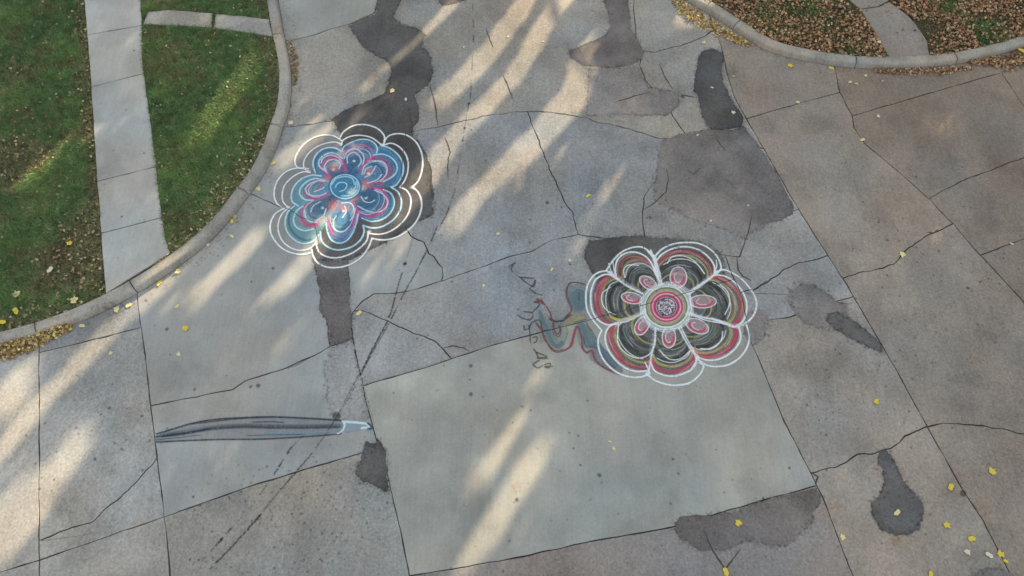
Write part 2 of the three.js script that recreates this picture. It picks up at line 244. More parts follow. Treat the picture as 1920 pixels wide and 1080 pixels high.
bumpMap.wrapS = bumpMap.wrapT = THREE.RepeatWrapping; bumpMap.repeat.set(MW / 2.3, MH / 2.3);
const stone = (r, g, b, map, bump = 0.003) => new THREE.MeshStandardMaterial({ color: new THREE.Color().setRGB(r, g, b), map, roughness: 0.93, bumpMap: bump ? bumpMap : null, bumpScale: bump });
const M = {
  fresh: stone(0.60, 0.62, 0.60, freshMap, 0.001), fresh2: stone(0.55, 0.575, 0.585, freshMap, 0.001), aged: stone(0.495, 0.51, 0.53, agedMap, 0.002), aged2: stone(0.53, 0.515, 0.49, agedMap, 0.002),
  brown: stone(0.45, 0.395, 0.35, agedMap, 0.002), brown2: stone(0.39, 0.33, 0.285, agedMap, 0.002), brown3: stone(0.48, 0.44, 0.405, agedMap, 0.002), mauve: stone(0.42, 0.39, 0.385, agedMap, 0.002), left: stone(0.58, 0.575, 0.56, agedMap, 0.002),
  tar: stone(0.185, 0.182, 0.188, tarMap, 0.003), tar2: stone(0.275, 0.25, 0.25, tarMap, 0.003), tar3: stone(0.335, 0.31, 0.31, tarMap, 0.003), slurry: stone(0.42, 0.39, 0.385, tarMap, 0.003),
  soil: new THREE.MeshStandardMaterial({ color: new THREE.Color().setRGB(0.06, 0.054, 0.047), roughness: 1 }),
  crack: new THREE.MeshStandardMaterial({ color: new THREE.Color().setRGB(0.06, 0.056, 0.05), roughness: 1 }),
};

// ------------------------------------------------------------------ ground and road
{
  const g = new THREE.CircleGeometry(700, 64); g.rotateX(-Math.PI / 2);
  tag(mesh('ground', g, M.soil), 'dark soil under the slabs, showing in the joints', 'ground', 'structure').position.y = -0.022;
}
const road = group('road', 'worn patched concrete street crossing of many slabs', 'road', 'structure');
function cross(a, b, c, d) {
  const rx = b[0] - a[0], ry = b[1] - a[1], sx = d[0] - c[0], sy = d[1] - c[1], k = rx * sy - ry * sx; if (Math.abs(k) < 1e-12) return null;
  const t = ((c[0] - a[0]) * sy - (c[1] - a[1]) * sx) / k, u = ((c[0] - a[0]) * ry - (c[1] - a[1]) * rx) / k;
  return t >= 0 && t < 1 && u >= 0 && u < 1 ? [t, u] : null;
}
function split(poly, line) {
  const hits = [];
  for (let j = 0; j + 1 < line.length; j++) for (let i = 0; i < poly.length; i++) { const x = cross(line[j], line[j + 1], poly[i], poly[(i + 1) % poly.length]); if (x) hits.push({ j, t: x[0], i, u: x[1], p: [lerp(line[j][0], line[j + 1][0], x[0]), lerp(line[j][1], line[j + 1][1], x[0])] }); }
  hits.sort((a, b) => a.j - b.j || a.t - b.t);
  for (let k = 0; k + 1 < hits.length; k++) {
    const a = hits[k], b = hits[k + 1], path = [a.p, ...line.slice(a.j + 1, b.j + 1), b.p], m = path[path.length >> 1], q = [(path[(path.length >> 1) - 1][0] + m[0]) / 2, (path[(path.length >> 1) - 1][1] + m[1]) / 2];
    if (!inside(poly, ...q)) continue;
    const walk = (s, e) => { const out = []; if (s.i === e.i && s.u < e.u) return out; let i = (s.i + 1) % poly.length; for (; ;) { out.push(poly[i]); if (i === e.i) break; i = (i + 1) % poly.length; } return out; };
    const mid = path.slice(1, -1), A = [a.p, ...walk(a, b), b.p, ...[...mid].reverse()], B = [b.p, ...walk(b, a), a.p, ...mid];
    const rest = [[lerp(b.p[0], line[b.j + 1][0], 0.02), lerp(b.p[1], line[b.j + 1][1], 0.02)], ...line.slice(b.j + 1)];
    return [A, B].filter((x) => x.length > 2 && Math.abs(area(x)) > 0.004).flatMap((x) => split(x, rest));
  }
  return [poly];
}
let slabs = [pts([[-900, -500], [2900, -500], [2900, 1700], [-900, 1700]])];
const cut = (l) => { slabs = slabs.flatMap((s) => split(s, l)); };
const ext = (l) => { const a = l[0], b = l[1], y = l[l.length - 1], x = l[l.length - 2], e = (p, q) => [p[0] + (p[0] - q[0]) * 400, p[1] + (p[1] - q[1]) * 400]; return [e(a, b), ...l, e(y, x)]; };
cut(ext(kerbLg.filter((_, i) => i % 3 === 0))); cut(ext(kerbRg.filter((_, i) => i % 3 === 0)));
slabs = slabs.filter((s) => { let n = 0, m = 0; for (let k = 0; k < 4000 && m < 40; k++) { const p = at(-880 + R() * 3700, -480 + R() * 2100); if (!inside(s, ...p)) continue; m++; if (inside(lawnPolyL, ...p) || inside(lawnPolyR, ...p)) n++; } return m && n < m * 0.6; });
let todo = [...joints.map((l, k) => jag(denseLine(pts(l), 0.13), 0.014, 4, k * 13)), ...cracks.map((l, k) => jag(denseLine(pts(l), 0.07), 0.035, 5, k * 29))];
const breaks = [...todo];
for (let pass = 0; pass < 3; pass++) todo = todo.filter((l) => { const n = slabs.length; cut(l); return slabs.length === n; });
const seeds = [   // which pour each piece belongs to
  ['fresh', [[1000, 850], [600, 30], [640, -100], [850, 1020], [1350, 700], [1250, 640]]], ['fresh2', [[430, 600], [400, 690], [330, 640], [500, 800], [400, 880], [380, 500], [450, 770], [560, 250], [500, 420], [600, 800]]],
  ['left', [[170, 800], [30, 800], [150, 690], [170, 640], [30, 700], [250, 950], [100, 1060], [20, 1080]]],
  ['brown2', [[1750, 250], [1850, 260], [1650, 150], [1900, 180], [1880, 500], [1850, 400], [1700, 190], [1915, 140], [1905, 128], [1950, 150], [1960, 300], [2000, 250]]], ['brown', [[1530, 320], [1650, 420], [1480, 150], [1600, 300], [1700, 600], [1850, 650], [1700, 510], [1800, 460], [1860, 850]]], ['brown3', [[1520, 750], [1600, 880], [1600, 700], [1650, 860], [1500, 640]]],
  ['mauve', [[1100, 1060], [1650, 1040], [1200, 1070], [1560, 1060], [1400, 1070], [1700, 1000], [1900, 1030], [1940, 1000], [1750, 1060]]], ['aged2', [[600, 980], [580, 140], [1260, 60], [700, 1050], [400, 1040], [1000, 80], [950, 170], [1200, 180], [1300, 120], [1240, 130]]],
].map(([k, l]) => [k, pts(l)]);
slabs.forEach((s, k) => {
  if (Math.abs(area(s)) < 0.02) return;
  let key = 'aged'; for (const [name, l] of seeds) if (l.some((p) => inside(s, ...p))) { key = name; break; }
  const wander = s.map(([x, z]) => [x, z]);
  mesh('concrete_slab', plate(wander, -0.0015 * R(), -0.03, (x, z) => 0.003 + 0.012 * noise(x * 6, z * 6), 0.005), M[key], road);
});
for (const [key, list, label, lift] of patches) {
  const p = jag(dense(dense(pts(list), 0.3), 0.025), 0.05, 4, list.length), q = jag(jag(p, 0.022, 18, 3), 0.014, 60, 8);
  const o = mesh('asphalt_patch', plate(q, 0.003 + (lift ?? 0) * 0.6, -0.002, 0, 0.0015), M[key], road); o.userData.label = label;
}
shortCracks.forEach((l, k) => {
  const p = jag(denseLine(pts(l), 0.05), 0.02, 6, k * 17), a = [], b = [];
  p.forEach(([x, z], i) => { const u = p[Math.max(0, i - 1)], v = p[Math.min(p.length - 1, i + 1)], n = Math.hypot(v[0] - u[0], v[1] - u[1]), w = 0.009 * (0.5 + noise(x * 20, z * 20)) * Math.sin(Math.PI * clamp((i + 0.5) / p.length)) + 0.002; a.push([x - (v[1] - u[1]) / n * w, z + (v[0] - u[0]) / n * w]); b.push([x + (v[1] - u[1]) / n * w, z - (v[0] - u[0]) / n * w]); });
  mesh('crack', plate([...a, ...b.reverse()], 0.0048, 0.001, 0, 0), M.crack, road);
});

// ------------------------------------------------------------------ kerbs, sidewalk, paths
const kerbMat = [[0.60, 0.56, 0.50], [0.57, 0.535, 0.48], [0.63, 0.59, 0.53]].map((c) => stone(...c, agedMap, 0.0015));
const walkMat = [[0.74, 0.75, 0.73], [0.70, 0.715, 0.71], [0.77, 0.775, 0.755]].map((c) => stone(...c, freshMap, 0.0015));
function kerb(label, line, side, cuts) {
  const g = group('kerb', label, 'kerb', 'structure');
  const ends = [0, ...cuts.map((p) => { const q = at(...p); let b = 0, d = 1e9; line.forEach((x, i) => { const e = Math.hypot(x[0] - q[0], x[1] - q[1]); if (e < d) { d = e; b = i; } }); return b; }).sort((a, b) => a - b), line.length - 1];
  const prof = [[0, -0.03], [0, 0.0], [0.02, 0.085], [0.035, 0.115], [0.065, KERB_H - 0.004], [0.10, KERB_H], [KERB_W - 0.012, KERB_H + 0.004], [KERB_W, KERB_H - 0.008], [KERB_W, -0.03]];
  for (let e = 0; e + 1 < ends.length; e++) {
    const part = line.slice(ends[e], ends[e + 1] + 1); if (part.length < 3) continue;
    const shrink = (a, b) => { const n = Math.hypot(b[0] - a[0], b[1] - a[1]); return [a[0] + (b[0] - a[0]) / n * 0.008, a[1] + (b[1] - a[1]) / n * 0.008]; };
    part[0] = shrink(part[0], part[1]); part[part.length - 1] = shrink(part[part.length - 1], part[part.length - 2]);
    const pos = [], uv = [], idx = [], n = prof.length;
    const rows = prof.map(([o]) => offsetLine(part, side * o));
    part.forEach((p, i) => prof.forEach(([o, y], k) => { const [x, z] = rows[k][i], wob = (fbm(p[0] * 1.5, p[1] * 1.5, 3) - 0.5) * 0.012; pos.push(x, y + (y > 0 ? wob : 0), z); uv.push(...roadUV(x * 1.7 + 3, z * 1.7 + 5)); }));
    for (let i = 0; i + 1 < part.length; i++) for (let k = 0; k + 1 < n; k++) { const a = i * n + k, b = a + n; idx.push(a, a + 1, b, b, a + 1, b + 1); }
    for (const s of [0, (part.length - 1) * n]) for (let k = 1; k + 1 < n; k++) idx.push(s, s + k, s + k + 1);
    const q = geo(pos, idx, uv); q.computeVertexNormals();
    mesh('kerb_stone', q, Object.assign(kerbMat[e % 3], { side: THREE.DoubleSide }), g);
  }
  return g;
}
kerb('curved concrete kerb round the green corner lawn', kerbLg, sideL, [[505, -90], [533, 70], [531, 240], [467, 366], [258, 549], [72, 632], [-200, 710]]);
kerb('curved concrete kerb round the leaf covered corner', kerbRg, sideR, [[1200, -90], [1373, 54], [1600, 127], [1790, 120], [2100, 25]]);

const walkTop = 0.14;
const W = (l) => pts(l, walkTop);
const swLeft = [[140, -320], [150, -150], [157, 0], [164, 79], [171, 170], [176, 252], [181, 334], [186, 393], [190, 456], [197, 551]];
const swRight = [[240, -320], [255, -150], [264, 0], [266, 47], [268, 126], [277, 189], [288, 267], [294, 315], [297, 352], [302, 393], [309, 440], [319, 474]];
const walkGround = (l, y) => { for (let i = 0; i + 1 < l.length; i++) if (y <= l[i + 1][1] && y >= l[i][1]) { const t = (y - l[i][1]) / (l[i + 1][1] - l[i][1]); return [lerp(l[i][0], l[i + 1][0], t), y]; } return l[y < l[0][1] ? 0 : l.length - 1]; };
const sidewalk = group('sidewalk', 'pale concrete sidewalk between the two green lawns', 'sidewalk', 'structure');
const swJoints = [[-320, -330], [-150, -165], [-35, -50], [65, 47], [163, 137], [340, 312], [437, 407], [551, 474]];
const walkPolys = [];
for (let k = 0; k + 1 < swJoints.length; k++) {
  const [l0, r0] = swJoints[k], [l1, r1] = swJoints[k + 1];
  const left = [walkGround(swLeft, l0), ...swLeft.filter(([, y]) => y > l0 + 8 && y < l1 - 8), walkGround(swLeft, l1)], right = [walkGround(swRight, r0), ...swRight.filter(([, y]) => y > r0 + 8 && y < r1 - 8), walkGround(swRight, r1)];
  const p = jag(dense(W([...left, ...right.reverse()]), 0.12), 0.012, 4, k);
  walkPolys.push(p);
  mesh('paving_slab', plate(p, walkTop - 0.006 * R(), 0.02, 0.008, 0.006), walkMat[k % 3], sidewalk);
}
const path1 = group('path', 'short narrow concrete path crossing the grass verge', 'path', 'structure');
const pathPolys = [[[277, 21], [315, 17], [356, 20], [399, 24], [396, 51], [340, 48], [300, 46], [268, 45]], [[403, 25], [460, 29], [504, 35], [511, 68], [480, 63], [447, 58], [400, 52]]].map((l) => jag(dense(W(l), 0.1), 0.018, 5, 9));
for (const p of pathPolys) mesh('paving_slab', plate(p, walkTop - 0.012, 0.02, 0.004, 0.006), kerbMat[2], path1);
const path2 = group('path', 'brownish concrete path through the leaf litter', 'path', 'structure');
const pathPolys2 = [[[1560, -75], [1650, -65], [1667, 0], [1646, 11], [1613, 16], [1595, 0]], [[1614, 17], [1647, 12], [1668, 2], [1696, 22], [1718, 44], [1738, 75], [1745, 104], [1720, 106], [1668, 107], [1640, 60]]].map((l) => jag(dense(W(l), 0.12), 0.02, 5, 4));
for (const p of pathPolys2) mesh('paving_slab', plate(p, walkTop - 0.01, 0.02, 0.006, 0.006), M.brown, path2);

// ------------------------------------------------------------------ lawns
const soilMap = dataTexture(512, 512, (d) => { for (let y = 0; y < 512; y++) for (let x = 0; x < 512; x++) { const i = (y * 512 + x) * 4, a = fbm(x / 12, y / 12, 4), b = hash(x, y); const v = 60 + 70 * a + 40 * (b - 0.5); d[i] = v; d[i + 1] = v * 0.86; d[i + 2] = v * 0.62; d[i + 3] = 255; } });
const soilMat = new THREE.MeshStandardMaterial({ map: soilMap, roughness: 1, color: new THREE.Color().setRGB(0.55, 0.55, 0.55) });
const LAWN_Y = 0.10;
function lawn(poly, label) { const g = plate(poly, LAWN_Y, -0.02, 0, 0, (x, z) => [x / 1.3, z / 1.3]); return tag(mesh('lawn', g, soilMat), label, 'lawn', 'structure'); }
lawn(lawnPolyL, 'earth of the green corner lawn'); lawn(lawnPolyR, 'earth of the leaf covered corner lawn');

const BLADES = 7;
function tuftGeometry(seed) {
  const r = rng(seed), pos = [], idx = [], nor = [];
  for (let k = 0; k < BLADES; k++) {
    const a = r() * 6.283, o = r() * 0.02, h = 0.035 + r() * 0.04, lean = 0.01 + r() * 0.05, w = 0.0024 + r() * 0.002, bx = Math.cos(a * 3.1) * o, bz = Math.sin(a * 3.1) * o, dx = Math.cos(a), dz = Math.sin(a), s = pos.length / 3;
    pos.push(bx - dz * w, 0, bz + dx * w, bx + dz * w, 0, bz - dx * w, bx + dx * lean * 0.4 - dz * w * 0.9, h * 0.65, bz + dz * lean * 0.4 + dx * w * 0.9, bx + dx * lean * 0.4 + dz * w * 0.9, h * 0.65, bz + dz * lean * 0.4 - dx * w * 0.9, bx + dx * lean * 1.3, h * 0.86, bz + dz * lean * 1.3);
    idx.push(s, s + 1, s + 2, s + 2, s + 1, s + 3, s + 2, s + 3, s + 4);
  }
  const g = geo(pos, idx); g.computeVertexNormals(); return g;
}
const grassMat = new THREE.MeshStandardMaterial({ color: 0xffffff, roughness: 0.85, side: THREE.DoubleSide });
const col = (r, g, b) => new THREE.Color().setRGB(r, g, b);
const mixc = (a, b, t) => a.clone().lerp(b, clamp(t));
const GREEN = col(0.070, 0.165, 0.058), GREEN2 = col(0.150, 0.245, 0.070), STRAW = col(0.33, 0.27, 0.16), OLIVE = col(0.14, 0.145, 0.06);
const blocked = (x, z) => walkPolys.some((p) => inside(p, x, z)) || pathPolys.some((p) => inside(p, x, z)) || pathPolys2.some((p) => inside(p, x, z));
const swLeftG = W(swLeft), swRightG = W(swRight);
function grass(label, test, box, density, dry) {
  const r = rng(label.length * 31), spots = [], ground = box.map(([x, y]) => at(x, y, LAWN_Y)), xs = ground.map((p) => p[0]), zs = ground.map((p) => p[1]);
  const x0 = Math.min(...xs), x1 = Math.max(...xs), z0 = Math.min(...zs), z1 = Math.max(...zs), n = (x1 - x0) * (z1 - z0) * density;
  for (let k = 0; k < n; k++) { const x = lerp(x0, x1, r()), z = lerp(z0, z1, r()); if (!test(x, z) || blocked(x, z)) continue; const d = dry(x, z); if (r() < d * 0.75) continue; spots.push([x, z, d]); }
  const m = new THREE.InstancedMesh(tuftGeometry(label.length), grassMat, spots.length), M4 = new THREE.Matrix4(), q = new THREE.Quaternion(), e = new THREE.Euler();
  spots.forEach(([x, z, d], i) => {
    const lush = fbm(x * 1.4 + 7, z * 1.4, 3), s = (0.7 + r() * 0.6) * (0.75 + 0.5 * lush) * (1 - 0.35 * d);
    M4.compose(new THREE.Vector3(x, LAWN_Y - 0.003, z), q.setFromEuler(e.set((r() - 0.5) * 0.4, r() * 6.28, (r() - 0.5) * 0.4)), new THREE.Vector3(s, s * (0.8 + r() * 0.5), s));
    m.setMatrixAt(i, M4);
    let c = mixc(GREEN, GREEN2, lush * 1.6 - 0.4 + (r() - 0.5) * 0.7); c = mixc(c, OLIVE, smooth(0.5, 0.75, fbm(x * 2.5, z * 2.5 + 40, 3)) * 0.7); if (r() < 0.11 + d * 0.65) c = mixc(c, STRAW, 0.35 + r() * 0.65);
    m.setColorAt(i, c.multiplyScalar(0.5 + 1.0 * Math.pow(fbm(x * 9, z * 9, 2), 1.3) + r() * 0.7 * r()));
  });
  m.name = numbered('grass'); m.castShadow = m.receiveShadow = true; scene.add(m);
  return tag(m, label, 'grass', 'stuff');
}
const westOf = (x, z) => { const l = swLeftG; for (let i = 0; i + 1 < l.length; i++) if ((z - l[i][1]) * (z - l[i + 1][1]) <= 0) return x < lerp(l[i][0], l[i + 1][0], (z - l[i][1]) / (l[i + 1][1] - l[i][1])); return x < (z < l[0][1] ? l[0][0] : l[l.length - 1][0]); };
const dryL = (x, z) => {
  const ds = lineDist(swLeftG, x, z), dk = lineDist(innerL, x, z), n = fbm(x * 1.1, z * 1.1 + 3, 4), west = westOf(x, z);
  let d = smooth(0.52, 0.72, n) * 0.75;
  if (west) { d = Math.max(d, (1 - smooth(0.05, 0.32, ds + (n - 0.5) * 0.3)) * 0.9); const [cx, cz] = at(175, 470, LAWN_Y); d = Math.max(d, (1 - smooth(0.5, 1.5, Math.hypot((x - cx) * 1.3, z - cz) + (n - 0.5) * 1.2)) * 0.9); }
  d = Math.max(d, (1 - smooth(0.05, 0.4, dk + (n - 0.5) * 0.5)) * 0.8);
  return clamp(d);
};
grass('green grass of the wide lawn with brown worn edges', (x, z) => inside(lawnPolyL, x, z) && westOf(x, z), [[-260, -150], [330, -150], [-260, 700], [330, 700]], 2600, dryL);
grass('green grass of the verge between sidewalk and kerb', (x, z) => inside(lawnPolyL, x, z) && !westOf(x, z), [[180, -150], [560, -150], [180, 500], [560, 500]], 2600, (x, z) => dryL(x, z) * 0.85);
grass('sparse grass poking through the brown leaf litter', (x, z) => inside(lawnPolyR, x, z), [[1200, -130], [2160, -130], [1200, 140], [2160, 140]], 1700, (x, z) => smooth(0.25, 0.6, fbm(x * 1.2 + 30, z * 1.2, 4)));

// ------------------------------------------------------------------ leaves
function leafGeometry(seed, lobes) {            // a fallen leaf: lobed blade, folded along the midrib, with a stalk
  const r = rng(seed), pos = [0, 0.004, 0], idx = [], n = lobes ? 20 : 12;
  for (let k = 0; k < n; k++) { const a = k / n * 6.2832, l = lobes ? (0.36 + 0.16 * Math.pow(Math.abs(Math.cos(a * 2.5)), 2)) * (0.7 + 0.55 * r()) : 0.5 * (0.55 + 0.45 * Math.abs(Math.cos(a))) * (0.85 + 0.3 * r()), x = Math.cos(a) * l, z = Math.sin(a) * l * (lobes ? 0.95 : 0.85); pos.push(x, 0.03 + 0.5 * z * z + 0.12 * Math.sin(a * 2 + seed) * l * l + r() * 0.05, z); }
  for (let k = 0; k < n; k++) idx.push(0, 1 + (k + 1) % n, 1 + k);
  const s = pos.length / 3; pos.push(-0.3, 0.02, 0.012, -0.3, 0.02, -0.012, -0.72, 0.05, 0.06); idx.push(s, s + 1, s + 2);
  const g = geo(pos, idx); g.computeVertexNormals(); return g;
}
const leafShapes = [1, 2, 3, 4].map((s) => leafGeometry(s, s % 2 === 1)), litterShape = [leafGeometry(8, false), leafGeometry(9, true)];
const leafMat = (c) => new THREE.MeshStandardMaterial({ color: c, roughness: 0.8, side: THREE.DoubleSide });
const litterCols = [col(0.36, 0.21, 0.11), col(0.26, 0.14, 0.08), col(0.46, 0.31, 0.17), col(0.19, 0.10, 0.06), col(0.52, 0.39, 0.23), col(0.40, 0.19, 0.10)];
const tanCols = [col(0.36, 0.28, 0.17), col(0.28, 0.19, 0.11), col(0.46, 0.40, 0.28), col(0.22, 0.14, 0.08), col(0.30, 0.22, 0.13), col(0.40, 0.34, 0.15)];
const goldCols = [col(0.62, 0.48, 0.14), col(0.66, 0.56, 0.26), col(0.45, 0.28, 0.10), col(0.55, 0.44, 0.26), col(0.30, 0.18, 0.08)];
function litter(name, label, category, spots, cols, seed, size = [0.035, 0.075]) {
  const r = rng(seed), m = new THREE.InstancedMesh(litterShape[seed % 2], leafMat(0xffffff), spots.length), M4 = new THREE.Matrix4(), q = new THREE.Quaternion(), e = new THREE.Euler();
  spots.forEach(([x, y, z, tilt = 0.7], i) => {
    const s = lerp(...size, r());
    M4.compose(new THREE.Vector3(x, y, z), q.setFromEuler(e.set((r() - 0.5) * tilt * 2, r() * 6.28, (r() - 0.5) * tilt * 2)), new THREE.Vector3(s, s * (1 + r()), s)); m.setMatrixAt(i, M4);
    m.setColorAt(i, cols[Math.floor(r() * cols.length)].clone().multiplyScalar(0.7 + r() * 0.6));
  });
  m.name = numbered(name); m.castShadow = m.receiveShadow = true; scene.add(m);
  return tag(m, label, category, 'stuff');
}
function scatter(box, n, test, seed, y) {
  const r = rng(seed), g = box.map(([x, yy]) => at(x, yy, LAWN_Y)), xs = g.map((p) => p[0]), zs = g.map((p) => p[1]), out = [];
  for (let k = 0; k < n; k++) { const x = lerp(Math.min(...xs), Math.max(...xs), r()), z = lerp(Math.min(...zs), Math.max(...zs), r()), keep = test(x, z); if (r() < keep) out.push([x, y + r() * 0.03, z]); }
  return out;
}
litter('leaf_litter', 'small dry tan leaves scattered over the wide lawn', 'leaf litter', scatter([[-260, -150], [330, -150], [-260, 700], [330, 700]], 15000, (x, z) => inside(lawnPolyL, x, z) && westOf(x, z) && !blocked(x, z) ? 0.13 + 0.8 * Math.pow(dryL(x, z), 1.4) : 0, 3, LAWN_Y + 0.035), tanCols, 21, [0.025, 0.07]);
litter('leaf_litter', 'small dry tan leaves scattered over the grass verge', 'leaf litter', scatter([[180, -150], [560, -150], [180, 500], [560, 500]], 11000, (x, z) => inside(lawnPolyL, x, z) && !westOf(x, z) && !blocked(x, z) ? 0.16 + 0.8 * smooth(0.9, 0.1, lineDist(innerL, x, z)) * smooth(at(0, 200)[1] - 1, at(0, 330)[1], z) : 0, 4, LAWN_Y + 0.035), tanCols, 22, [0.025, 0.07]);
litter('leaf_litter', 'thick reddish brown leaf litter over the far corner lawn', 'leaf litter', scatter([[1200, -130], [2160, -130], [1200, 140], [2160, 140]], 36000, (x, z) => inside(lawnPolyR, x, z) ? (pathPolys2.some((p) => inside(p, x, z)) ? 0.015 : 0.9 * smooth(0.22, 0.6, fbm(x * 1.5, z * 1.5, 3))) : 0, 5, LAWN_Y + 0.03), litterCols, 23, [0.035, 0.08]);
function pile(label, list, width, n, cols, seed, height) {     // leaves swept against a kerb
  const r = rng(seed), l = denseLine(pts(list), 0.03), out = [];
  for (let k = 0; k < n; k++) { const t = r(), i = Math.floor(t * l.length), p = l[Math.min(i, l.length - 1)], w = width * (0.25 + 0.75 * Math.sin(Math.PI * t)), a = r() * 6.283, d = w * Math.pow(r(), 0.6); out.push([p[0] + Math.cos(a) * d, 0.012 + r() * height * (1 - d / (w + 0.01)), p[1] + Math.sin(a) * d, 0.9]); }
  return litter('leaf_pile', label, 'leaf pile', out, cols, seed);
}
pile('heap of yellow and tan leaves in the gutter at the left edge', [[-40, 668], [20, 652], [60, 636], [95, 622], [130, 614]], 0.27, 1300, goldCols, 31, 0.14);
pile('narrow strip of tan leaves along the kerb by the grass verge', [[543, 80], [552, 112], [553, 158]], 0.10, 230, tanCols, 32, 0.05);
pile('yellow leaves gathered along the bright kerb at the top', [[1250, -20], [1290, 22], [1330, 50], [1368, 68], [1402, 84]], 0.24, 620, goldCols, 33, 0.05);
pile('brown leaves drifted against the kerb below the narrow path', [[1640, 134], [1700, 135], [1760, 134], [1820, 128]], 0.13, 420, litterCols, 34, 0.05);
pile('reddish leaf drift in the gutter at the right edge', [[1820, 118], [1862, 116], [1885, 122], [1920, 108], [1990, 78]], 0.26, 900, litterCols, 35, 0.07);

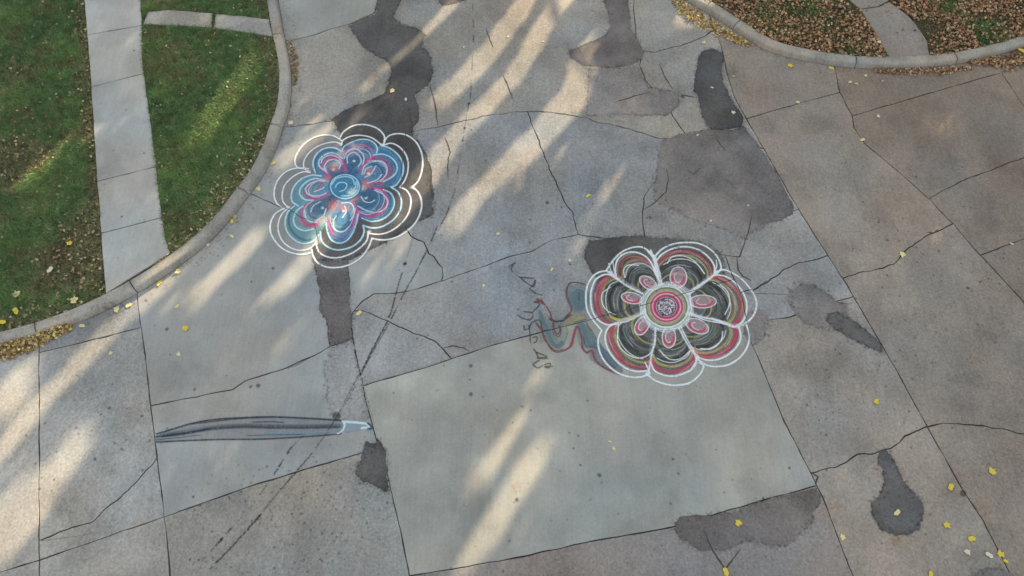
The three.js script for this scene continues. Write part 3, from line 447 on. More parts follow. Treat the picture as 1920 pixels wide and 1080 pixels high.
const YEL = leafMat(col(0.66, 0.52, 0.06)), PALE = leafMat(col(0.68, 0.60, 0.30)), CREAM = leafMat(col(0.66, 0.60, 0.47)), TAN = leafMat(col(0.46, 0.34, 0.20)), LIME = leafMat(col(0.55, 0.55, 0.10));
const leafList = [   // x, y, size, colour, label; readings on the road unless a height follows
  [348, 615, 0.13, YEL, 'bright yellow leaf alone on the slab below the sidewalk end'], [332, 574, 0.09, PALE, 'small pale leaf above the bright yellow leaf on the slab'], [335, 664, 0.09, CREAM, 'pinkish pale leaf on the slab below the bright yellow leaf'],
  [299, 531, 0.12, YEL, 'yellow leaf by the kerb close to the long slab joint'], [334, 509, 0.12, PALE, 'ragged yellow leaf by the kerb opposite the sidewalk end'], [242, 572, 0.13, PALE, 'pale yellow leaf in the gutter near the kerb joint'], [219, 580, 0.13, PALE, 'lower pale yellow leaf of the gutter pair near the joint'],
  [154, 611, 0.11, PALE, 'pale leaf in the gutter right of the yellow leaf heap'], [208, 662, 0.08, PALE, 'tiny pale leaf left of the long joint below the kerb'], [435, 415, 0.10, YEL, 'yellow leaf in the gutter left of the blue flower'], [441, 406, 0.10, TAN, 'tan leaf touching the yellow gutter leaf left of the flower'],
  [435, 443, 0.10, PALE, 'pale leaf just off the kerb left of the blue flower'], [390, 459, 0.08, CREAM, 'whitish leaf pieces in the gutter below the grass verge'], [365, 475, 0.08, TAN, 'brown leaf in the gutter below the grass verge'], [485, 354, 0.12, PALE, 'pale leaf at the kerb joint beside the blue flower'],
  [513, 306, 0.10, YEL, 'bright yellow leaf at the kerb beside the flower\'s faded smudge'], [546, 230, 0.13, CREAM, 'cream leaf at the kerb above the blue flower'], [548, 87, 0.09, CREAM, 'cream leaf at the top of the narrow gutter leaf strip'],
  [736, 170, 0.12, PALE, 'pale yellow leaf on the serpentine asphalt repair'], [761, 186, 0.09, CREAM, 'small white leaf on the serpentine asphalt repair'], [870, 88, 0.07, CREAM, 'small white leaf on concrete beside the serpentine repair'], [953, 68, 0.06, CREAM, 'tiny white leaf in the first sunny band at the top'], [1019, 77, 0.06, CREAM, 'tiny white leaf in the second sunny band at the top'],
  [1103, 367, 0.11, LIME, 'lime yellow leaf on bluish concrete between the flowers'], [934, 438, 0.08, PALE, 'small pale leaf on bluish concrete above the long crack'], [673, 587, 0.12, PALE, 'pale yellow leaf at the crack by the mauve repair'], [907, 535, 0.07, PALE, 'tiny pale leaf below the long crack'],
  [1035, 505, 0.08, PALE, 'small yellow leaf above the faded chalk snake'], [1069, 488, 0.08, CREAM, 'small cream leaf left of the dark repair behind the red flower'], [1274, 24, 0.09, YEL, 'yellow leaf beside the gutter leaves at the top kerb'], [1320, 80, 0.11, PALE, 'pale yellow leaf above the kidney shaped repair'],
  [1335, 164, 0.07, CREAM, 'small white leaf in the middle of the kidney shaped repair'], [1375, 211, 0.10, CREAM, 'cream leaf low on the kidney shaped repair'], [1308, 253, 0.06, CREAM, 'tiny white leaf on top of the broad faded repair'], [1333, 414, 0.06, CREAM, 'tiny white leaf low on the broad faded repair'], [1403, 385, 0.05, PALE, 'tiny pale speck of leaf on the broad faded repair'],
  [1482, 123, 0.13, YEL, 'yellow leaf below the right kerb, first of two'], [1559, 128, 0.12, YEL, 'yellow leaf below the right kerb, second of two'], [1496, 192, 0.09, PALE, 'pale leaf on the joint beside the kidney shaped repair'], [1375, 143, 0.08, TAN, 'tan leaf just right of the kidney shaped repair'],
  [1623, 142, 0.08, PALE, 'small pale leaf left of the brown gutter leaves'], [1655, 152, 0.08, TAN, 'small tan leaf below the brown gutter leaves'], [1594, 154, 0.08, CREAM, 'small white leaf above the corner where two joints meet'], [1606, 157, 0.08, YEL, 'small yellow leaf beside the white one above the joint corner'], [1647, 218, 0.09, CREAM, 'cream leaf on brown concrete right of the zigzag joint'],
  [1617, 262, 0.11, PALE, 'pale leaf lying in the zigzag joint'], [1692, 477, 0.13, PALE, 'pale yellow leaf in the crack on brown concrete'], [1897, 457, 0.07, CREAM, 'tiny white leaf on the thin joint at the right'], [1643, 753, 0.11, YEL, 'yellow leaf on the slab above the flask shaped repair'],
  [1783, 913, 0.13, YEL, 'yellow leaf left of the long joint, right of the flask repair'], [1860, 884, 0.13, YEL, 'yellow leaf right of the long joint near the right edge'], [1682, 961, 0.12, PALE, 'pale yellow leaf on the flask shaped asphalt repair'], [1775, 984, 0.12, YEL, 'yellow leaf below the flask repair\'s right side'], [1822, 1010, 0.13, YEL, 'yellow leaf just left of the leafy stretch of joint'],
  [1814, 1035, 0.10, CREAM, 'pinkish cream leaf above the round corner repair'], [1855, 1041, 0.12, CREAM, 'white leaf beside the joint above the round corner repair'], [1876, 1039, 0.12, YEL, 'yellow leaf lying in the long joint near the corner'], [1886, 1052, 0.08, YEL, 'small yellow leaf in the joint touching the corner repair'],
  [1580, 1007, 0.10, PALE, 'pale yellow leaf between the flask and mauve repairs'], [1745, 1078, 0.12, YEL, 'yellow leaf at the bottom edge left of the corner repair'], [1384, 980, 0.12, YEL, 'yellow leaf on the mauve repair under the pale slab'], [1361, 1072, 0.13, YEL, 'yellow leaf at the bottom edge below the mauve repair'], [1151, 841, 0.07, PALE, 'lower of two tiny pale leaves on the large pale slab'], [1144, 828, 0.06, PALE, 'upper of two tiny pale leaves on the large pale slab'],
  [131, 456, 0.12, YEL, 'yellow leaf on the wide lawn near the sidewalk', 0.15], [94, 506, 0.14, CREAM, 'large cream leaf on brown turf of the wide lawn', 0.15], [31, 552, 0.15, PALE, 'large pale yellow leaf on the lawn near the left edge', 0.15], [30, 583, 0.15, YEL, 'bright yellow leaf on the lawn above the kerb', 0.15], [139, 563, 0.16, PALE, 'ragged yellow leaf on the lawn beside the kerb', 0.15], [5, 604, 0.14, YEL, 'yellow leaf on the lawn cut by the left edge', 0.15],
  [1648, 79, 0.10, CREAM, 'pale leaf lying on the brownish path', 0.15], [1915, 95, 0.16, YEL, 'bright yellow leaf in the reddish drift at the right edge', 0.10],
];
leafList.forEach(([px, py, size, mat, label, h], i) => {
  const o = mesh('fallen_leaf', leafShapes[i % 4], mat), [x, z] = at(px, py, h ?? 0.01);
  o.position.set(x, h ?? 0.006, z); o.rotation.set((R() - 0.5) * 0.12, R() * 6.28, (R() - 0.5) * 0.12); o.scale.setScalar(size);
  tag(o, label, 'leaf', undefined, 'fallen leaves lying singly');
});

// ------------------------------------------------------------------ chalk drawings
const PPM = 270;
function chalkCanvas(x0, y0, x1, y1) {                   // a canvas laid over the ground, drawn in metres
  const c = [[x0, y0], [x1, y0], [x0, y1], [x1, y1]].map((p) => at(...p)), X0 = Math.min(...c.map((p) => p[0])), X1 = Math.max(...c.map((p) => p[0])), Z0 = Math.min(...c.map((p) => p[1])), Z1 = Math.max(...c.map((p) => p[1]));
  const cv = document.createElement('canvas'); cv.width = Math.ceil((X1 - X0) * PPM); cv.height = Math.ceil((Z1 - Z0) * PPM);
  const k = cv.getContext('2d'); k.lineCap = k.lineJoin = 'round';
  const to = ([px, py]) => { const [x, z] = at(px, py); return [(x - X0) * PPM, (z - Z0) * PPM]; };
  const r = rng(x0);
  const trace = (list, closed) => { const p = spline(list.map(to), 4, closed); k.beginPath(); p.forEach(([u, v], i) => i ? k.lineTo(u, v) : k.moveTo(u, v)); if (closed) k.closePath(); return p; };
  return {
    k, to,
    line(list, w, rgb, a = 0.9, closed = false) {          // a chalk stroke: dusty rim, broken core
      const p = trace(list, closed); k.strokeStyle = `rgba(${rgb},${a * 0.22})`; k.lineWidth = w * PPM * 1.7; k.stroke();
      k.strokeStyle = `rgba(${rgb},${a * 0.9})`; k.lineWidth = w * PPM; k.stroke();
      for (let i = 0; i + 3 < p.length; i += 2) { k.strokeStyle = `rgba(${rgb},${a * r() * 0.6})`; k.lineWidth = w * PPM * (0.4 + r() * 0.7); const o = (r() - 0.5) * w * PPM * 0.5; k.beginPath(); k.moveTo(p[i][0] + o, p[i][1] + o); k.lineTo(p[i + 2][0] + o, p[i + 2][1] + o); k.stroke(); }
    },
    band(list, w, rgb, a = 0.6) {                          // colour rubbed in with many passes
      for (let n = 0; n < 7; n++) { const o = [(r() - 0.5) * w * 0.5 * PPM, (r() - 0.5) * w * 0.5 * PPM]; k.save(); k.translate(...o); trace(list); k.strokeStyle = `rgba(${rgb},${a * 0.30})`; k.lineWidth = w * PPM * (0.45 + r() * 0.3); k.stroke(); k.restore(); }
    },
    smear(list, c, s0, s1, n, cols, a) {                   // loose hand strokes following a petal
      const p = spline(list, 3); for (let q = 0; q < n; q++) { const i0 = Math.floor(r() * p.length * 0.7), i1 = Math.min(p.length, i0 + 5 + Math.floor(r() * p.length * 0.5)), sc = lerp(s0, s1, r()), dr = (r() - 0.5) * 0.08, l = p.slice(i0, i1).map(([x, y], i, all) => { const f = sc + dr * i / all.length; return to([c[0] + (x - c[0]) * f, c[1] + (y - c[1]) * f]); }); if (l.length < 2) continue; k.strokeStyle = `rgba(${cols[Math.floor(r() * cols.length)]},${a * (0.4 + r() * 0.6)})`; k.lineWidth = (0.008 + 0.025 * r()) * PPM; k.beginPath(); l.forEach(([u, v], i) => i ? k.lineTo(u, v) : k.moveTo(u, v)); k.stroke(); }
    },
    fill(list, rgb, a) { trace(list, true); k.fillStyle = `rgba(${rgb},${a})`; k.fill(); },
    blob(px, py, rx, ry, rgb, a) { const [u, v] = to([px, py]); for (let n = 0; n < 14; n++) { k.fillStyle = `rgba(${rgb},${a * 0.14})`; k.beginPath(); k.ellipse(u + (r() - 0.5) * rx * PPM * 0.9, v + (r() - 0.5) * ry * PPM * 0.9, rx * PPM * (0.3 + r() * 0.9), ry * PPM * (0.3 + r() * 0.9), r() * 3, 0, 7); k.fill(); } },
    done() {
      k.globalCompositeOperation = 'destination-out'; k.strokeStyle = 'rgba(0,0,0,.8)';      // chalk does not bridge open joints
      for (const l of breaks) { k.lineWidth = 0.016 * PPM; k.beginPath(); l.forEach(([x, z], i) => i ? k.lineTo((x - X0) * PPM, (z - Z0) * PPM) : k.moveTo((x - X0) * PPM, (z - Z0) * PPM)); k.stroke(); }
      k.globalCompositeOperation = 'source-over';
      const im = k.getImageData(0, 0, cv.width, cv.height), d = im.data, w = cv.width, h = cv.height;
      const out = dataTexture(w, h, (o) => { for (let y = 0; y < h; y++) for (let x = 0; x < w; x++) { const i = (y * w + x) * 4, pit = smooth(0.62, 0.82, noise(x / 3.2, y / 3.2)) * smooth(0.35, 0.65, fbm(x / 40, y / 40, 2)), g = (0.84 + 0.4 * hash(x >> 1, y >> 1) * (0.5 + 0.8 * noise(x / 9, y / 9)) - 0.1 * hash(x, y + 999)) * (1 - 0.55 * pit); o[i] = d[i]; o[i + 1] = d[i + 1]; o[i + 2] = d[i + 2]; o[i + 3] = clamp(d[i + 3] * g * 0.97, 0, 255); } });
      out.wrapS = out.wrapT = THREE.ClampToEdgeWrapping;
      const material = new THREE.MeshStandardMaterial({ map: out, transparent: true, roughness: 1, depthWrite: false });
      return { material, uv: (x, z) => [(x - X0) / (X1 - X0), (z - Z0) / (Z1 - Z0)] };
    },
  };
}
function sheet(poly, y, uvOf) {
  const p = area(poly) < 0 ? [...poly].reverse() : poly, pos = [], uv = [], idx = [];
  for (const [x, z] of p) { pos.push(x, y, z); uv.push(...uvOf(x, z)); }
  for (const [a, b, c] of THREE.ShapeUtils.triangulateShape(p.map(([x, z]) => new THREE.Vector2(x, z)), [])) idx.push(a, c, b);
  const g = geo(pos, idx, uv); g.computeVertexNormals(); return g;
}
const CHALK_Y = 0.0065;
// one flower: sectors between the cusps are its petals, the disc in the middle its centre
function flowerParts(root, centre, outers, cusps, r0, surf, extra = 0.05) {
  const c = at(...centre), all = outers.flatMap((l) => spline(pts(l), 0.02)).map(([x, z]) => [Math.atan2(z - c[1], x - c[0]), Math.hypot(x - c[0], z - c[1])]);
  const N = 180, rad = Array.from({ length: N }, (_, i) => { const a = -Math.PI + i / N * 2 * Math.PI; let m = 0, near = 9, nr = 1; for (const [b, q] of all) { let e = Math.abs(b - a); e = Math.min(e, 2 * Math.PI - e); if (e < 0.035) m = Math.max(m, q); if (e < near) { near = e; nr = q; } } return (m || nr) + extra; });
  const R_ = (a) => { const t = ((a + Math.PI) / (2 * Math.PI) * N % N + N) % N, i = Math.floor(t); return lerp(rad[i], rad[(i + 1) % N], t - i); };
  const ang = cusps.map((p) => { const [x, z] = at(...p); return Math.atan2(z - c[1], x - c[0]); }).sort((a, b) => a - b);
  const p = (a, r) => [c[0] + Math.cos(a) * r, c[1] + Math.sin(a) * r];
  ang.forEach((a0, i) => {
    const a1 = i + 1 < ang.length ? ang[i + 1] : ang[0] + 2 * Math.PI, n = 26, o = [], q = [];
    for (let k = 0; k <= n; k++) { const a = lerp(a0, a1, k / n); o.push(p(a, R_(a))); q.push(p(a, r0)); }
    mesh('petal', sheet([...o, ...q.reverse()], CHALK_Y, surf.uv), surf.material, root);
  });
  mesh('flower_centre', sheet(Array.from({ length: 8 * 26 }, (_, k) => p(k / (8 * 26) * 2 * Math.PI, r0)), CHALK_Y, surf.uv), surf.material, root);
}
const toward = (list, [cx, cy], s) => list.map(([x, y]) => [cx + (x - cx) * s, cy + (y - cy) * s]);
const WHITE = '232,240,246', BLUEW = '186,226,246', BLUE = '90,150,190', DEEP = '58,100,142', TEAL = '118,172,182', PINK = '210,76,134', CORAL = '222,128,124', GREYV = '104,100,116';
{ // blue and pink flower
  const F = (l) => from(480, 220, 3.7235, l), C = F([[620, 480]])[0];
  const root = group('chalk_flower', 'blue and pink chalk flower with white ringed petals near the kerb', 'chalk drawing');
  const cv = chalkCanvas(488, 212, 815, 520);
  const petals = [
    { o: [[585, 150], [610, 105], [680, 60], [760, 52], [840, 75], [890, 120], [900, 160], [888, 195]], m: [[595, 195], [610, 160], [670, 132], [740, 128], [810, 145], [860, 180], [888, 200]], i: [[600, 240], [615, 205], [680, 170], [740, 155], [790, 160], [835, 190], [848, 225], [842, 250]] },
    { o: [[895, 165], [930, 130], [990, 115], [1050, 125], [1110, 165], [1150, 230], [1165, 310], [1155, 390], [1130, 450], [1095, 485]], m: [[890, 195], [940, 182], [990, 200], [1040, 250], [1062, 310], [1060, 380], [1040, 440], [1005, 490]], n: [[870, 195], [930, 215], [990, 260], [1025, 320], [1028, 380], [1005, 440], [970, 480], [945, 488]], i: [[820, 265], [880, 258], [940, 280], [980, 325], [985, 370], [960, 410], [890, 450]] },
    { o: [[1095, 490], [1130, 520], [1155, 580], [1155, 640], [1130, 710], [1080, 775], [1000, 830], [920, 855], [850, 855], [810, 845]], m: [[1010, 490], [1050, 510], [1080, 560], [1080, 620], [1055, 690], [1000, 755], [930, 800], [860, 818], [790, 812]], n: [[945, 490], [990, 520], [1015, 580], [1010, 640], [975, 700], [920, 745], [860, 770], [800, 772], [750, 755]], i: [[890, 505], [940, 530], [965, 580], [960, 630], [930, 680], [880, 715], [810, 728], [740, 705]] },
    { o: [[390, 925], [400, 970], [430, 1015], [490, 1045], [560, 1050], [640, 1035], [720, 990], [780, 920], [810, 850]], m: [[420, 870], [425, 905], [450, 950], [510, 978], [580, 980], [660, 955], [730, 910], [775, 860], [785, 800]], n: [[450, 800], [455, 850], [480, 890], [540, 922], [600, 925], [680, 900], [735, 850], [755, 800], [750, 760]], i: [[490, 740], [500, 800], [530, 860], [580, 880], [630, 865], [675, 810], [700, 740], [715, 675]] },
    { o: [[200, 635], [140, 670], [105, 730], [100, 790], [130, 860], [190, 920], [260, 950], [330, 958], [385, 945]], m: [[235, 625], [180, 680], [155, 750], [160, 810], [190, 870], [250, 915], [310, 930], [380, 915], [415, 880]], n: [[270, 620], [225, 660], [205, 720], [210, 780], [240, 830], [290, 870], [340, 883], [400, 865], [440, 820]], i: [[330, 620], [290, 650], [265, 700], [270, 750], [300, 780], [350, 792], [400, 780]] },
    { o: [[365, 360], [300, 355], [220, 375], [160, 430], [130, 500], [132, 570], [160, 615], [200, 640]], m: [[375, 385], [330, 382], [260, 415], [205, 470], [185, 530], [190, 590], [225, 630]], n: [[455, 410], [390, 405], [320, 430], [270, 480], [248, 540], [255, 590], [295, 620]], i: [[480, 440], [410, 430], [350, 455], [310, 500], [308, 540], [340, 575], [400, 580]] },
    { o: [[600, 165], [540, 130], [470, 125], [400, 145], [330, 195], [285, 260], [272, 310], [290, 350], [330, 360]], m: [[600, 190], [560, 175], [500, 180], [430, 205], [370, 250], [335, 310], [340, 360], [378, 385]], n: [[590, 235], [550, 215], [490, 215], [440, 240], [405, 290], [400, 340], [415, 390]], i: [[605, 290], [570, 260], [520, 250], [470, 270], [440, 310], [445, 345], [475, 370]] },
  ].map((p) => Object.fromEntries(Object.entries(p).map(([k, l]) => [k, F(l)])));
  petals.forEach((p, k) => {
    cv.fill([...p.o, C], GREYV, k > 4 ? 0.22 : 0.06);
    const inner = p.n ?? p.i, deep = k === 2 || k === 3 || k === 0 ? p.i : inner;
    cv.fill([...toward(deep, C, 0.98), C], k === 4 || k === 5 ? TEAL : BLUE, 0.62);
    cv.band(toward(deep, C, 0.94), 0.05, k % 2 ? BLUE : DEEP, 0.6);
    cv.band(toward(p.i, C, 0.87), 0.075, PINK, 0.75); cv.band(toward(p.i, C, 0.72), 0.05, k % 3 ? DEEP : TEAL, 0.7); cv.smear(p.i, C, 0.45, 1.0, 40, [BLUE, '70,106,140', TEAL, '160,188,202', PINK, '206,216,224'], 0.42);
    for (const e of [p.i[0], p.i[p.i.length - 1]]) cv.band([e, [lerp(e[0], C[0], 0.45), lerp(e[1], C[1], 0.45)], [lerp(e[0], C[0], 0.8), lerp(e[1], C[1], 0.8)]], 0.06, PINK, 0.7);
    cv.fill([...toward(p.i, C, 0.66), C], k % 2 ? BLUE : DEEP, 0.55);
  });
  const A = (l) => F(l);
  cv.band(A([[560, 700], [620, 640], [650, 720], [600, 780]]), 0.07, DEEP, 0.6); cv.band(A([[540, 770], [590, 840], [660, 780]]), 0.06, BLUE, 0.8);
  for (const l of [[[450, 350], [500, 400], [510, 430]], [[620, 330], [640, 390]], [[780, 290], [740, 350], [690, 390]], [[760, 470], [840, 480], [890, 470]], [[480, 430], [420, 520]], [[360, 580], [440, 570], [510, 550]], [[700, 640], [720, 700], [690, 760]], [[340, 760], [430, 750]], [[800, 690], [860, 680], [900, 640]], [[460, 270], [530, 255], [580, 280]]]) cv.band(A(l), 0.045, PINK, 0.75);
  for (const [x, y, rx, ry] of [[545, 355, 0.1, 0.07], [790, 385, 0.09, 0.07], [760, 470, 0.1, 0.05], [690, 570, 0.09, 0.06], [540, 610, 0.06, 0.12], [620, 640, 0.05, 0.1], [500, 430, 0.07, 0.05]]) cv.blob(...F([[x, y]])[0], rx * 1.5, ry * 1.5, CORAL, 0.7);
  for (const [x, y, rx, ry] of [[590, 250, 0.1, 0.05], [470, 720, 0.12, 0.08], [430, 860, 0.1, 0.07], [700, 200, 0.14, 0.04], [750, 500, 0.06, 0.05], [560, 330, 0.09, 0.05]]) cv.blob(...F([[x, y]])[0], rx * 1.3, ry * 1.4, '216,216,208', 0.6);
  cv.blob(...F([[690, 390]])[0], 0.12, 0.08, DEEP, 0.7); cv.blob(...F([[800, 560]])[0], 0.15, 0.1, DEEP, 0.75); cv.blob(...F([[450, 620]])[0], 0.08, 0.06, DEEP, 0.6); cv.blob(...F([[740, 700]])[0], 0.06, 0.1, '48,110,170', 0.7);
  petals.forEach((p) => { cv.line(p.o, 0.03, WHITE, 0.95); cv.line(p.m, 0.028, WHITE, 0.95); if (p.n) cv.line(p.n, 0.03, BLUEW, 0.95); cv.line(p.i, 0.028, BLUEW, 0.95); cv.line(toward(p.i, C, 0.80), 0.018, '228,196,222', 0.75); });
  for (const l of [[[455, 320], [470, 285], [520, 265], [570, 280], [600, 310]], [[490, 380], [480, 340], [510, 300], [560, 300], [590, 330], [580, 360]], [[615, 290], [640, 240], [690, 220], [740, 250], [755, 290], [745, 330]], [[640, 320], [640, 270], [680, 245], [720, 270], [735, 310], [715, 345]], [[740, 400], [760, 340], [820, 310], [880, 310], [915, 350], [910, 400], [870, 450]], [[755, 395], [770, 360], [810, 345]], [[760, 420], [800, 400], [838, 340]], [[780, 460], [840, 440], [880, 400]],
    [[830, 510], [890, 540], [920, 590], [900, 640], [840, 665], [780, 655], [710, 620]], [[735, 555], [760, 590], [800, 595], [830, 580]], [[345, 500], [370, 470], [430, 445], [480, 450]], [[345, 500], [360, 535], [410, 550], [460, 545], [490, 530]], [[410, 520], [450, 505], [475, 490]], [[385, 660], [400, 620], [450, 590]], [[340, 650], [350, 700], [380, 730], [430, 735]], [[420, 720], [470, 690], [490, 640]], [[600, 600], [660, 600], [685, 640], [680, 690], [660, 720]], [[560, 690], [540, 730], [560, 790], [610, 800], [645, 770]], [[605, 700], [630, 660], [620, 620]]]) cv.line(F(l), 0.024, '208,220,234', 0.9);
  for (const [x, y] of [[540, 365], [685, 305], [785, 395], [770, 565], [465, 635], [615, 655]]) cv.blob(...F([[x, y]])[0], 0.035, 0.03, '250,236,232', 0.95);
  // centre disc
  const disc = (rx, ry) => F(Array.from({ length: 16 }, (_, k) => [622 + rx * Math.cos(k * 0.3927), 485 + ry * Math.sin(k * 0.3927)]));
  cv.fill(disc(118, 100), DEEP, 0.65); cv.fill(disc(100, 84), '72,140,176', 0.8); cv.line(disc(101, 84), 0.022, BLUEW, 0.95, true);
  cv.blob(...F([[680, 520]])[0], 0.13, 0.1, '214,226,224', 0.75); cv.blob(...F([[590, 485]])[0], 0.08, 0.06, '58,132,176', 0.8);
  for (const l of [[[555, 490], [570, 465], [610, 455], [635, 470], [620, 505], [585, 520]], [[530, 470], [560, 430], [620, 415], [670, 425], [690, 470]], [[600, 550], [660, 545], [705, 505], [710, 455]], [[650, 530], [690, 500], [700, 450]]]) cv.line(F(l), 0.022, BLUEW, 0.9);
  for (const [x, y] of [[590, 190], [885, 195], [1010, 492], [1095, 490], [215, 630], [370, 380], [790, 800]]) cv.blob(...F([[x, y]])[0], 0.06, 0.04, '222,230,236', 0.5);
  cv.blob(541, 304, 0.16, 0.05, '176,112,100', 0.3); cv.blob(530, 310, 0.1, 0.04, '210,170,150', 0.3);
  flowerParts(root, C, petals.map((p) => p.o), F([[590, 165], [892, 180], [1095, 488], [808, 848], [388, 940], [200, 637], [345, 360]]), 0.34, cv.done());
}
{ // red, yellow and black flower
  const F = (l) => from(940, 420, 3.374, l), C = F([[1045, 530]])[0];
  const root = group('chalk_flower', 'red yellow and black chalk flower with white outlines on the dark repair', 'chalk drawing');
  const cv = chalkCanvas(1078, 430, 1440, 750);
  const RED = '204,72,104', YELLOW = '180,176,110', BLACK = '58,62,64', W2 = '230,240,246';
  const petals = [
    { o: [[665, 295], [700, 240], [760, 180], [830, 150], [890, 148], [940, 180], [970, 220], [985, 290]], i: [[730, 345], [720, 290], [740, 220], [790, 185], [850, 180], [910, 205], [950, 250], [975, 320]] },
    { o: [[720, 330], [670, 300], [610, 310], [565, 350], [540, 410], [535, 480], [545, 550], [580, 610], [635, 675]], i: [[720, 335], [660, 320], [600, 350], [572, 410], [565, 480], [580, 560], [620, 615], [680, 640], [720, 630]] },
    { o: [[635, 675], [615, 720], [615, 780], [640, 850], [690, 910], [750, 950], [820, 970], [880, 970], [925, 955]], i: [[740, 630], [690, 645], [660, 690], [660, 750], [690, 820], [740, 880], [800, 920], [860, 935], [920, 930]] },
    { o: [[925, 955], [970, 990], [1040, 1015], [1110, 1022], [1180, 1010], [1230, 980], [1270, 930], [1278, 895], [1250, 880]], i: [[945, 880], [970, 930], [1020, 955], [1090, 965], [1160, 945], [1210, 915], [1235, 870], [1230, 830]] },
    { o: [[1245, 860], [1300, 895], [1370, 903], [1440, 890], [1510, 845], [1555, 780], [1570, 710], [1550, 635]], i: [[1215, 805], [1240, 840], [1300, 862], [1370, 858], [1440, 825], [1495, 770], [1515, 710], [1500, 650]] },
    { o: [[1350, 310], [1400, 290], [1450, 305], [1520, 350], [1580, 420], [1613, 490], [1605, 560], [1570, 610], [1530, 640]], i: [[1350, 325], [1410, 330], [1470, 365], [1520, 420], [1550, 490], [1550, 560], [1525, 620], [1480, 650]] },
    { o: [[970, 210], [1010, 165], [1080, 130], [1170, 118], [1250, 125], [1320, 160], [1370, 215], [1390, 280], [1370, 310]], i: [[975, 240], [1020, 190], [1090, 155], [1170, 145], [1250, 165], [1310, 210], [1345, 260], [1350, 310]] },
  ].map((p) => ({ o: F(p.o), i: F(p.i) }));
  petals.forEach((p, k) => {
    cv.fill([...toward(p.i, C, 0.97), C], '84,86,88', 0.55);
    const s = k === 0 || k === 6 ? [0.93, 0.86, 0.74] : [0.935, 0.855, 0.75];
    cv.band(toward(p.i, C, s[0]), k > 2 && k < 6 ? 0.075 : 0.06, RED, [0.35, 0.6, 0.6, 0.8, 0.95, 0.95, 0.6][k]); cv.band(toward(p.i, C, s[1]), 0.06, YELLOW, [0.35, 0.4, 0.7, 0.8, 0.85, 0.8, 0.6][k]);
    cv.fill([...toward(p.i, C, 0.8), C], '76,80,82', 0.5); cv.band(toward(p.i, C, s[2]), 0.07, '44,48,50', 0.6); cv.smear(p.i, C, 0.42, 0.84, 64, ['40,44,46', '128,134,134', '156,154,112', '96,102,102', '196,202,204', '60,70,66'], 0.5); cv.smear(p.i, C, 0.84, 0.97, 22, [RED, YELLOW, '160,112,118', '120,120,110', '206,208,208'], 0.45); cv.band(toward(p.i, C, 0.66), 0.06, '110,118,118', 0.45); cv.band(toward(p.i, C, 0.56), 0.045, YELLOW, k === 0 ? 0.3 : 0.55); cv.band(toward(p.i, C, 0.6), 0.02, BLACK, 0.6);
    cv.fill([...toward(p.i, C, 0.48), C], '120,122,122', 0.5);
    cv.line(toward(p.i.slice(1, -1), C, 0.80), 0.017, W2, 0.75); cv.line(toward(p.i.slice(2, -3), C, 0.70), 0.013, '170,180,186', 0.6); 
  });
  const lobes = [[[930, 375], 62, 34, 0.6], [[825, 470], 66, 34, 0.2], [[890, 645], 40, 62, 0.5], [[1060, 718], 42, 66, 0], [[1240, 648], 74, 42, 0.4], [[1275, 492], 84, 40, 0], [[1120, 338], 52, 64, 0]];
  for (const [[x, y], rx, ry, rot] of lobes) {
    const e = (s) => F(Array.from({ length: 12 }, (_, k) => { const a = k * 0.5236, u = Math.cos(a) * rx * s, v = Math.sin(a) * ry * s; return [x + u * Math.cos(rot) - v * Math.sin(rot), y + u * Math.sin(rot) + v * Math.cos(rot)]; }));
    cv.fill(e(1), '190,160,172', 0.7); cv.line(e(0.72).slice(0, 7), 0.035, RED, 0.8); cv.line(e(1.02), 0.017, W2, 0.88, true); cv.line(e(0.5).slice(2, 9), 0.016, '232,214,226', 0.85);
  }
  for (const l of [[[660, 345], [625, 430], [600, 500], [625, 570]], [[735, 660], [700, 700], [715, 770], [760, 850]]]) cv.band(F(l), 0.06, RED, 0.6);
  cv.band(F([[690, 590], [740, 605], [810, 600], [850, 580]]), 0.055, '206,196,72', 0.95); cv.band(F([[920, 850], [935, 900]]), 0.035, RED, 0.9); cv.band(F([[1225, 770], [1235, 830]]), 0.035, '220,110,100', 0.7);
  petals.forEach((p) => { cv.line(p.o, 0.03, W2, 0.92); cv.line(p.i, 0.03, W2, 0.92); });
